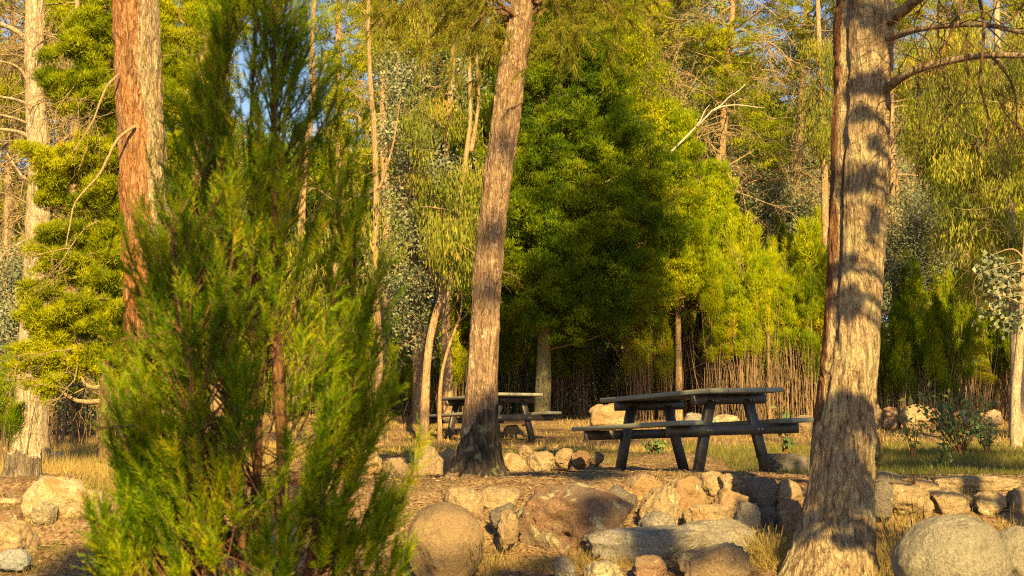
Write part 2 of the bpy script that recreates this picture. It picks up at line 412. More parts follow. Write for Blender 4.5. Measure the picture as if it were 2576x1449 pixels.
# ------------------------------------------------------------------ trunks
def trunk_mesh(prof, Y, segs=96, rings=260, amp=.014, base=None, extra=None, flare=0., fl_n=6, seed=1, lo=None, hi=None, kz=1.6, kr=30.):
    """prof: list of (dy, xl, xr) down the photograph; returns verts, quads, path"""
    pc, pr = [], []
    for dy, xl, xr in prof:
        a = P(xl, dy, Y); b = P(xr, dy, Y)
        pc.append((a + b) / 2); pr.append(abs(b[0] - a[0]) / 2)
    pc = np.array(pc); pr = np.array(pr)
    o = np.argsort(pc[:, 2]); pc = pc[o]; pr = pr[o]
    if base is not None:
        pc = np.vstack([[pc[0, 0], pc[0, 1], base], pc]) if base < pc[0, 2] - .02 else pc
        if len(pr) < len(pc): pr = np.concatenate([[pr[0] * 1.12], pr])
    q = resample(np.column_stack([pc, pr]), rings)
    th = np.linspace(0, 2 * np.pi, segs, endpoint=False)
    C, S = np.cos(th), np.sin(th)
    z = q[:, 2][:, None]
    r = q[:, 3][:, None] * np.ones((1, segs))
    if flare:
        hgt = (q[:, 2] - q[0, 2])[:, None]
        r = r * (1 + flare * np.exp(-hgt / .22) * (.5 + .5 * np.cos(fl_n * th[None] + 1.3 * seed + .6 * np.sin(2 * th[None]))))
    rb = q[:, 3].mean()
    pp = np.stack([C[None] * rb + 0 * z, S[None] * rb + 0 * z, z + 0 * C[None]], -1)
    wp = pp + .05 * np.stack([vnoise(pp * 6, seed), vnoise(pp * 6 + 9, seed), vnoise(pp * 6 + 5, seed)], -1)
    n = vnoise(wp * V(kr, kr, kz * 2), seed); n2 = vnoise(wp * V(kr * .45, kr * .45, kz), seed + 3); n3 = fbm(pp * V(3, 3, 1.2), 3, seed + 5)
    disp = amp * ((1 - 2 * np.abs(n)) * .8 + (1 - 2 * np.abs(n2)) * .9) + amp * 1.1 * n3
    n4 = fbm(wp * V(55, 55, 14), 2, seed + 8)
    disp += amp * .35 * n4
    r = r + disp
    if extra is not None: r = r + extra(th[None], z, r)
    vx = q[:, 0][:, None] + r * C; vy = q[:, 1][:, None] + r * S
    v = np.stack([vx, vy, z + 0 * vx], -1).reshape(-1, 3)
    idx = np.arange(rings * segs).reshape(rings, segs)
    a0, a1 = idx[:-1], idx[1:]
    f = np.stack([a0, np.roll(a0, -1, 1), np.roll(a1, -1, 1), a1], -1).reshape(-1, 4)
    return v, f, q

def limb(name, pts, r0, r1, mat, parent, origin, sides=8, K=24, wob=.0, label=None):
    p = resample(np.asarray(pts), K)
    p = p + wob * np.stack([vnoise(p * 4 + k * 7, 31 + k) for k in range(3)], -1) * np.linspace(0, 1, K)[:, None]
    v, f = tubes(p[None], np.linspace(r0, r1, K)[None], sides)
    o = mesh(name, v, f, mat, parent, origin, smooth=True)
    if label: o['label'] = label
    return o, p
def DP(pts, Y, Y2=None):
    n = len(pts); ys_ = np.linspace(Y, Y2 if Y2 is not None else Y, n)
    return np.array([P(x, y, yy) for (x, y), yy in zip(pts, ys_)])

# ---- big right trunk
RB = onground(gx(2105, 8.5), 8.5)
t = thing('shade_tree', 'thick grey-barked tree with dappled trunk at the right, beside the near picnic table', 'tree', RB)
prof = [(-1100, 2150, 2250), (-600, 2132, 2252), (-200, 2119, 2247), (0, 2115, 2242), (240, 2108, 2235), (500, 2098, 2226), (724, 2088, 2213), (924, 2070, 2203), (1124, 2048, 2195), (1274, 2026, 2193), (1374, 1996, 2197), (1449, 1966, 2204), (1490, 1948, 2210)]
def ex_r(th, z, r):
    lob = np.exp(-(((th - np.pi * 1.0 + np.pi) % (2 * np.pi) - np.pi) / .42) ** 2)
    gro = np.exp(-(((th - (np.pi + .55) + np.pi) % (2 * np.pi) - np.pi) / .16) ** 2)
    up = np.clip((z - .1) / .8, 0, 1)
    return up * (.018 * lob - .035 * gro)
v, f, q = trunk_mesh(prof, 8.5, 200, 640, .0115, extra=ex_r, flare=.09, fl_n=6, seed=4, kr=36, kz=2.4)
tr = mesh('trunk', v, f, M['bark_right'], t, RB, smooth=True)
# the reddish fibrous side of the trunk
cen = np.stack([np.interp(v[f].mean(1)[:, 2], q[:, 2], q[:, k]) for k in (0, 1)], -1)
fc = v[f].mean(1); ang = np.arctan2(fc[:, 1] - cen[:, 1], fc[:, 0] - cen[:, 0])
dl = np.abs((ang - np.pi + np.pi) % (2 * np.pi) - np.pi)
red = (dl < .33 + .10 * vnoise(fc * V(5, 5, 3), 2)) & (fc[:, 2] > .3 + .3 * vnoise(fc * 3, 6))
tr.data.materials.append(M['bark_right_red']); mi = np.zeros(len(f), np.int32); mi[red] = 1
tr.data.polygons.foreach_set('material_index', mi)
tw = []
B1 = DP([(2225, 60), (2270, 28), (2330, -20), (2420, -90)], 8.45, 7.9)
B2 = DP([(2225, 100), (2260, 88), (2300, 74), (2380, 63), (2480, 64), (2576, 82), (2680, 90)], 8.42, 7.6)
B3 = DP([(2222, 232), (2250, 208), (2290, 184), (2360, 162), (2440, 145), (2500, 139), (2600, 142), (2720, 150)], 8.4, 7.5)
for b, r0, r1 in ((B1, .040, .016), (B2, .022, .010), (B3, .027, .012)):
    limb('branch', b, r0, r1, M['bark_right'], t, RB, 10, 30, .02)
H = [([(2455, -40), (2475, 60), (2470, 150), (2465, 210), (2485, 290), (2487, 340), (2465, 390), (2450, 425)], .012),
     ([(2495, 142), (2540, 200), (2558, 260), (2557, 310), (2585, 370)], .010),
     ([(2365, -40), (2360, 60), (2362, 120), (2375, 180), (2370, 240), (2358, 280), (2362, 300)], .008),
     ([(2420, -20), (2395, 80), (2340, 150), (2290, 190)], .006), ([(2440, 60), (2425, 130), (2440, 200), (2410, 260), (2380, 290)], .005),
     ([(2300, 76), (2340, 110), (2330, 150), (2300, 175)], .004), ([(2576, 10), (2520, 60), (2480, 30), (2420, 30), (2390, 60), (2300, 30)], .007),
     ([(2576, 330), (2540, 300), (2500, 230), (2480, 200)], .005), ([(2480, 64), (2530, 110), (2576, 150)], .006)]
hp = []
for pts, r in H:
    d = DP(pts, 8.0 + rng.uniform(-.4, .4)); hp.append((resample(d, 14), np.linspace(r * .85, r * .3, 14)))
v, f = tube_paths(hp, 6, 14); mesh('hanging_sprays', v, f, M['twig_dark'], t, RB, smooth=True)
for b in (B1, B2, B3):
    bb = resample(b, 20)
    for k in range(8):
        i = rng.integers(3, 19)
        grow(bb[i], V(rng.normal(0, .6), rng.normal(0, .7), rng.uniform(-1, .9)), rng.uniform(.25, .6), .0042, 2, tw, .25, .5, 3, 6, .6)
for pts, r in hp:
    for k in range(4):
        i = rng.integers(2, 13); grow(pts[i], V(rng.normal(0, .8), rng.normal(0, .8), -.5), .3, .003, 2, tw, .3, .5, 3, 6, .55)
v, f = tube_paths(tw, 4, 6); mesh('fine_sprays', v, f, M['twig_dark'], t, RB)
# its crown, above the frame
cc = []; lb = []
top = q[-1, :3]
for k in range(14):
    a = rng.uniform(0, 6.28); L = rng.uniform(1.2, 2.3); e = top + V(math.cos(a) * L, math.sin(a) * L, rng.uniform(.3, 2.6))
    st = top + V(0, 0, rng.uniform(-.6, .0)); lb.append((resample([st, (st + e) / 2 + V(0, 0, .2), e], 10), np.linspace(.04, .012, 10)))
    for j in range(4): cc.append(st + (e - st) * rng.uniform(.5, 1.05) + rng.normal(0, .2, 3))
v, f = tube_paths(lb, 6, 10); mesh('limbs', v, f, M['bark_right'], t, RB, smooth=True)
v, f, ti = puff_leaves(cc, rng.uniform(.25, .42, len(cc)), 260, .11, .016); mesh('crown', v, f, M['cyp'], t, RB, tint=ti)

# ---- middle trunk
MB_ = onground(gx(1197, 11), 11)
t = thing('leaning_pine', 'leaning brown-barked tree with charred base standing in front of the far picnic table', 'tree', MB_)
prof = [(-260, 1335, 1378), (-100, 1312, 1358), (0, 1290, 1340), (100, 1273, 1331), (200, 1253, 1318), (350, 1233, 1298), (500, 1213, 1278), (724, 1191, 1258), (900, 1179, 1254), (1020, 1170, 1253), (1100, 1160, 1254), (1150, 1148, 1260), (1180, 1138, 1264), (1200, 1126, 1272), (1215, 1118, 1280)]
v, f, q = trunk_mesh(prof, 11, 160, 560, .0095, flare=.22, fl_n=7, seed=9, kr=34, kz=2.2)
lowv = np.clip(1 - (v[:, 2] - MB_[2]) / .62, 0, 1)
cen = np.stack([np.interp(v[:, 2], q[:, 2], q[:, k]) for k in (0, 1)], -1)
rad_ = unit(v[:, :2] - cen)
n = 1 - 2 * np.abs(vnoise(v * V(26, 26, 7), 77))
v[:, :2] += rad_ * (lowv * .012 * n)[:, None]
# charred lower bark is its own colour
s = NT('charred_bark'); o = s.obj(); long = s.mapv(o, (1, 1, .2))
nn = s.noise(long, 28, 6, .7); hh = s.math('ADD', nn, s.math('MULTIPLY', s.voro(long, 26, 'DISTANCE_TO_EDGE'), .6))
c = s.ramp(hh, [(.4, (.015, .012, .010)), (.62, (.055, .045, .036)), (.85, (.13, .11, .085))])
c = s.mix(s.ramp(s.noise(o, 9, 4), [(.58, 0), (.66, .8)]), c, (.16, .17, .10))
M['char'] = s.principled(c, .95, s.bump(hh, .02, .9), .12)
tr = mesh('trunk', v, f, M['bark_mid'], t, MB_, smooth=True)
fc = v[f].mean(1); tr.data.materials.append(M['char'])
hb = fc[:, 2] - MB_[2] - .42 - .13 * vnoise(fc * V(14, 14, 5), 12) - .16 * np.clip((fc[:, 0] - MB_[0]) / .12, -1, 1)
lowb = (fc[:, 2] - MB_[2] < .04 + .03 * vnoise(fc * 18, 3)) & (fc[:, 0] < MB_[0] + .03)
tr.data.polygons.foreach_set('material_index', ((hb < 0) & ~lowb).astype(np.int32))
lb, nb = [], []
path = q[:, :3]
def needle_spray(paths, n_each, L, w, droop=.6):
    bs, ds = [], []
    for p, r in paths:
        i = rng.uniform(1, len(p) - 1.01, n_each); a = i.astype(int)
        b = p[a] + (p[a + 1] - p[a]) * (i - a)[:, None]
        bs.append(b); ds.append(unit(p[a + 1] - p[a]) * .7 + rng.normal(0, .55, (n_each, 3)) + V(0, 0, -droop))
    bs = np.concatenate(bs); ds = np.concatenate(ds)
    return blades(bs, ds, L * rng.uniform(.5, 1.2, len(bs)), w, np.clip(rng.random(len(bs)), 0, 1))
for sx, sy, ex, ey, dY in [(1330, 60, 1080, -20, -.3), (1325, 30, 1040, -60, .4), (1330, 70, 1130, 45, .2), (1325, 65, 1200, 50, -.25), (1335, 40, 1500, -10, -.2), (1335, 20, 1560, -60, .3),
                           (1330, 75, 1440, 30, .5), (1325, 50, 1250, 90, .4), (1335, -20, 1620, -110, -.2), (1325, -30, 960, -110, -.3), (1330, 10, 1400, 20, -.3), (1320, 60, 1160, 10, .9)]:
    a = P(sx, sy, 11); b = P(ex, ey, 11 + dY); m = (a + b) / 2 + V(0, 0, .12)
    pp = resample([a, m, b, b + unit(b - m) * .15 + V(0, 0, -.12)], 10); lb.append((pp, np.linspace(.02, .006, 10)))
    for k in range(13):
        i = rng.integers(2, 10); grow(pp[min(i, 9)], unit(b - a) + rng.normal(0, .6, 3) + V(0, 0, -.35), rng.uniform(.22, .42), .004, 1, nb, .35, .4, 3, 6, .6)
v, f = tube_paths(lb, 6, 10); mesh('limbs', v, f, M['twig_dark'], t, MB_, smooth=True)
v, f = tube_paths(nb, 4, 6); mesh('hanging_sprays', v, f, M['twig_dark'], t, MB_)
v, f, ti = needle_spray([x for x in nb if len(x[0]) > 2], 62, .085, .0042, .45); mesh('crown', v, f, M['needle'], t, MB_, tint=ti)

# ---- pale left tree
LB = onground(gx(85, 16), 16)
t = thing('bare_pale_tree', 'pale grey tree with bare dead side branches at the far left edge', 'tree', LB)
prof = [(-250, 68, 112), (0, 66, 112), (60, 66, 108), (120, 63, 108), (230, 67, 110), (300, 68, 118), (420, 73, 126), (560, 66, 125), (700, 62, 125), (850, 52, 122), (980, 44, 118), (1080, 40, 116), (1140, 34, 122), (1165, 28, 132)]
v, f, q = trunk_mesh(prof, 16, 110, 380, .008, flare=.2, fl_n=5, seed=14, kr=24)
mesh('trunk', v, f, M['bark_pale'], t, LB, smooth=True)
for pts, r in [([(75, 115), (50, 85), (0, 62), (-60, 40)], .05), ([(80, 225), (50, 175), (20, 160), (-40, 150)], .03), ([(80, 265), (40, 250), (0, 240), (-50, 228)], .028), ([(78, 315), (40, 300), (-40, 282)], .03),
               ([(85, 358), (60, 338), (20, 330), (-30, 334)], .04), ([(78, 398), (45, 372), (15, 360), (0, 385)], .035), ([(75, 455), (50, 440), (40, 425), (20, 380)], .03), ([(115, 528), (150, 524), (200, 527), (265, 552)], .02),
               ([(118, 596), (160, 590), (215, 600)], .024), ([(118, 642), (145, 640), (165, 635)], .035), ([(118, 662), (145, 660), (160, 655)], .04), ([(70, 600), (40, 620), (0, 650), (-20, 700)], .018), ([(112, 690), (160, 700), (205, 690)], .03)]:
    limb('branch', DP(pts, 16, 15.8 + rng.uniform(-.4, .4)), r * .75, r * .25, M['bark_pale'], t, LB, 8, 16, .04)
tw = []
for k in range(46):
    dy = rng.uniform(30, 640); side = -1 if rng.random() < .55 else 1
    a = P(95 + side * 15, dy, 16)
    grow(a, V(side * rng.uniform(.5, 1), rng.normal(0, .5), rng.uniform(-.5, .35)), rng.uniform(.5, 1.0), .010, 2, tw, .28, .45, 4, 7, .55)
for k in range(26):
    a = P(rng.uniform(110, 190), rng.uniform(20, 120), 16 + rng.normal(0, .3)); grow(a, V(rng.normal(0, .4), rng.normal(0, .4), -1), rng.uniform(.4, .7), .007, 2, tw, .3, .4, 4, 7, .6)
v, f = tube_paths(tw, 4, 7); mesh('twig_sprays', v, f, M['twig'], t, LB)

# ---- orange-red trunk
OB = onground(gx(372, 12), 12)
t = thing('red_barked_tree', 'tall tree with orange-red stringy bark rising behind the feathery juniper', 'tree', OB)
prof = [(-300, 280, 385), (0, 289, 394), (150, 291, 398), (300, 298, 410), (500, 304, 422), (650, 312, 432), (850, 318, 444), (1050, 322, 452), (1180, 312, 465), (1225, 300, 480)]
v, f, q = trunk_mesh(prof, 12, 150, 520, .0125, flare=.2, fl_n=6, seed=22, kr=21, kz=1.0)
tr = mesh('trunk', v, f, M['bark_red'], t, OB, smooth=True)
s_ = M['bark_right']
fc = v[f].mean(1); cx_ = np.interp(fc[:, 2], q[:, 2], q[:, 0]); rr_ = np.interp(fc[:, 2], q[:, 2], q[:, 3])
tr.data.materials.append(M['bark_right'])
tr.data.polygons.foreach_set('material_index', ((fc[:, 0] - cx_) / rr_ > .45 + .35 * vnoise(fc * V(8, 8, 1.2), 61)).astype(np.int32))
for pts, r in [([(340, 318), (327, 325), (300, 345), (270, 400), (250, 440), (215, 480), (190, 510), (176, 570), (168, 622)], .014), ([(300, 186), (270, 215), (255, 250), (235, 300), (185, 378)], .012)]:
    limb('dead_branch', DP(pts, 11.8, 11.3), r, r * .3, M['twig'], t, OB, 7, 24, .01)

# ------------------------------------------------------------------ picnic tables
def plank_box(x0, x1, y0, y1, z0, z1, bev=.006):
    b = bev
    v, f = [], []
    X0, X1, Y0, Y1, Z0, Z1 = x0, x1, y0, y1, z0, z1
    bm = __import__('bmesh').new()
    r = __import__('bmesh').ops.create_cube(bm, size=1)
    for vv in bm.verts:
        vv.co.x = X1 if vv.co.x > 0 else X0; vv.co.y = Y1 if vv.co.y > 0 else Y0; vv.co.z = Z1 if vv.co.z > 0 else Z0
    __import__('bmesh').ops.bevel(bm, geom=bm.edges[:], offset=b, segments=1, affect='EDGES')
    __import__('bmesh').ops.triangulate(bm, faces=bm.faces[:])
    bm.verts.index_update()
    v = np.array([vv.co[:] for vv in bm.verts]); f = np.array([[a.index for a in ff.verts] for ff in bm.faces]); bm.free()
    return v, f
s = NT('weathered_grey_green_boards'); o = s.obj(); g = s.mapv(o, (.06, 1, 1))
n1 = s.noise(g, 60, 5, .6); n2 = s.noise(o, 6, 4)
c = s.mix(s.ramp(n1, [(.3, 0), (.7, 1)]), (.13, .145, .125), (.23, .235, .195)); c = s.mix(s.ramp(n2, [(.5, 0), (.7, .5)]), c, (.24, .22, .165))
M['board'] = s.principled(c, .6, s.bump(n1, .003, .5), .35)
s = NT('dark_stained_timber'); o = s.obj(); n1 = s.noise(o, 30, 5, .7); n2 = s.noise(o, 5, 3)
c = s.mix(s.ramp(n1, [(.35, 0), (.7, 1)]), (.016, .013, .012), (.045, .038, .034)); c = s.mix(s.ramp(n2, [(.55, 0), (.75, .6)]), c, (.05, .038, .028))
M['frame'] = s.principled(c, .42, s.bump(n1, .003, .4), .5)
s = NT('galvanised_bolt'); M['bolt'] = s.principled((.25, .24, .22), .4)
def make_table(label):
    t = thing('picnic_table', label, 'picnic table', (0, 0, 0), 'picnic tables on the terrace')
    for k in range(4):
        y0 = -.3725 + k * .1875
        sag = .0
        v, f = plank_box(-.9, .9, y0, y0 + .1825, .715, .755, .005); mesh('tabletop_board', v, f, M['board'], t)
    for sy in (-1, 1):
        a, b = sorted((sy * .445, sy * .685)); v, f = plank_box(-.9, .9, a, b, .455, .495, .006); mesh('seat', v, f, M['board'], t)
    for sx in (-1, 1):
        x = sx * .63
        v, f = plank_box(x - .022, x + .022, -.37, .37, .628, .713, .004); mesh('top_bearer', v, f, M['frame'], t)
        v, f = plank_box(x + sx * .05 - .022, x + sx * .05 + .022, -.67, .67, .368, .453, .004); mesh('seat_bearer', v, f, M['frame'], t)
        bolts = []
        for sy in (-1, 1):
            # splayed leg
            v, f = plank_box(-.026, .026, -.045, .045, 0, 1, .004)
            z = v[:, 2] * .74 - .07
            k = (z + .03) / .70
            v2 = v.copy(); v2[:, 0] += x + sx * .001; v2[:, 2] = z; v2[:, 1] = v[:, 1] + sy * (.375 - .185 * k)
            mesh('leg', v2, f, M['frame'], t)
            for zz in (.41, .66):
                kk = (zz + .03) / .7
                for dy in (-.018, .018):
                    bv, bf = tubes(np.array([[[x + sx * .07, sy * (.375 - .185 * kk) + dy, zz], [x + sx * .078, sy * (.375 - .185 * kk) + dy, zz], [x + sx * .0785, sy * (.375 - .185 * kk) + dy, zz]]]), np.array([[.009, .009, .0005]]), 8)
                    mesh('bolt', bv, bf, M['bolt'], t)
    return t
T1 = make_table('near picnic table with grey-green boards and dark splayed legs, behind the rock pile')
# local X = length; yaw so that -X end faces the camera's right side
T1.location = (1.577, 13.27, -.012); T1.rotation_euler = (R(-2.1), 0, R(90 + 27))
def dup(root, loc, rot, label=None, group=None, scale=None):
    r = root.copy(); COL.objects.link(r); r.location = [float(c) for c in loc]; r.rotation_euler = rot
    if label: r['label'] = label
    if group: r['group'] = group
    if scale is not None: r.scale = (scale if hasattr(scale, '__len__') else (scale,) * 3)
    for ch in list(root.children):
        c = ch.copy(); COL.objects.link(c); c.parent = r
    return r
T2 = dup(T1, (-.331, 22.06, .44), (R(-1.0), 0, R(90 + 32)), 'far picnic table partly hidden by the leaning brown trunk')

# ------------------------------------------------------------------ rocks
import bmesh
def ico(sub):
    bm = bmesh.new(); bmesh.ops.create_icosphere(bm, subdivisions=sub, radius=1); bm.verts.index_update()
    v = np.array([x.co[:] for x in bm.verts]); f = np.array([[a.index for a in ff.verts] for ff in bm.faces]); bm.free(); return v, f
ICO = {4: ico(4), 5: ico(5), 3: ico(3)}
def rock(label, x0, y0, x1, y1, Y, mat, style='n', seed=None, depth=.95, name='rock', sink=.3, group='rocks edging the terrace', sub=5, cuts=None, tilt=0):
    rs = np.random.default_rng(seed if seed is not None else int(x0 * 7 + y0 * 13) % 99991)
    v, f = ICO[sub]; v = v.copy()
    e = {'r': 1., 'n': .82, 'b': .6, 's': .62}[style]
    v = np.sign(v) * np.abs(v) ** e
    nc = {'r': 1, 'n': 6, 'b': 8, 's': 7}[style] if cuts is None else cuts
    for k in range(nc):
        d = unit(rs.normal(size=3) * V(1, 1, .8)); h = rs.uniform(.55, .88) * (np.abs(v @ d).max()) * (.92 if style == 'b' else 1)
        ex = np.maximum(v @ d - h, 0); v = v - d * ex[:, None] * .93
    so_ = rs.uniform(0, 99, 3)
    if style != 'r' and name == 'rock': gx_ = (x1 - x0) * .03; x0 -= gx_; x1 += gx_; y1 += (y1 - y0) * .08
    dirn = unit(v)
    amp = {'r': .07, 'n': .15, 'b': .10, 's': .12}[style]
    v = v + dirn * (amp * fbm(dirn * 1.5 + so_, 3, 1) + (.03 if style == 'r' else .09) * fbm(dirn * 4.5 + so_, 3, 4) + .035 * fbm(dirn * 14 + so_, 3, 8))[:, None]
    if style != 'r': v = v + dirn * (.07 * (1 - 2 * np.abs(vnoise(dirn * 2.6 + so_ + 50, 3))) + .035 * (1 - 2 * np.abs(vnoise(dirn * 6 + so_ + 60, 5))))[:, None]
    crack = 1 - np.abs(fbm(dirn * 2.2 + so_ + 30, 2, 12)) * 9
    if style != 'r': v = v - dirn * (.05 * np.clip(crack, 0, 1) ** 1.5)[:, None]
    if tilt: c_, s_2 = math.cos(tilt), math.sin(tilt); v = v @ np.array([[c_, 0, -s_2], [0, 1, 0], [s_2, 0, c_]])
    a, b = P(x0, y1, Y), P(x1, y0, Y)
    W = b[0] - a[0]; Hh = b[2] - a[2]
    lo, hi = v.min(0), v.max(0); v = (v - lo) / (hi - lo)
    dp = min(W * depth, max(Hh * 1.9, W * .45))
    zlo = a[2] - Hh * sink - .03
    v = v * V(W, dp, b[2] - zlo) + V(a[0], Y - dp * .35, zlo)
    org = V((a[0] + b[0]) / 2, Y, a[2])
    o = mesh(name, v, f, M[mat], None, org, smooth=True)
    return tag(o, label, 'rock', group)
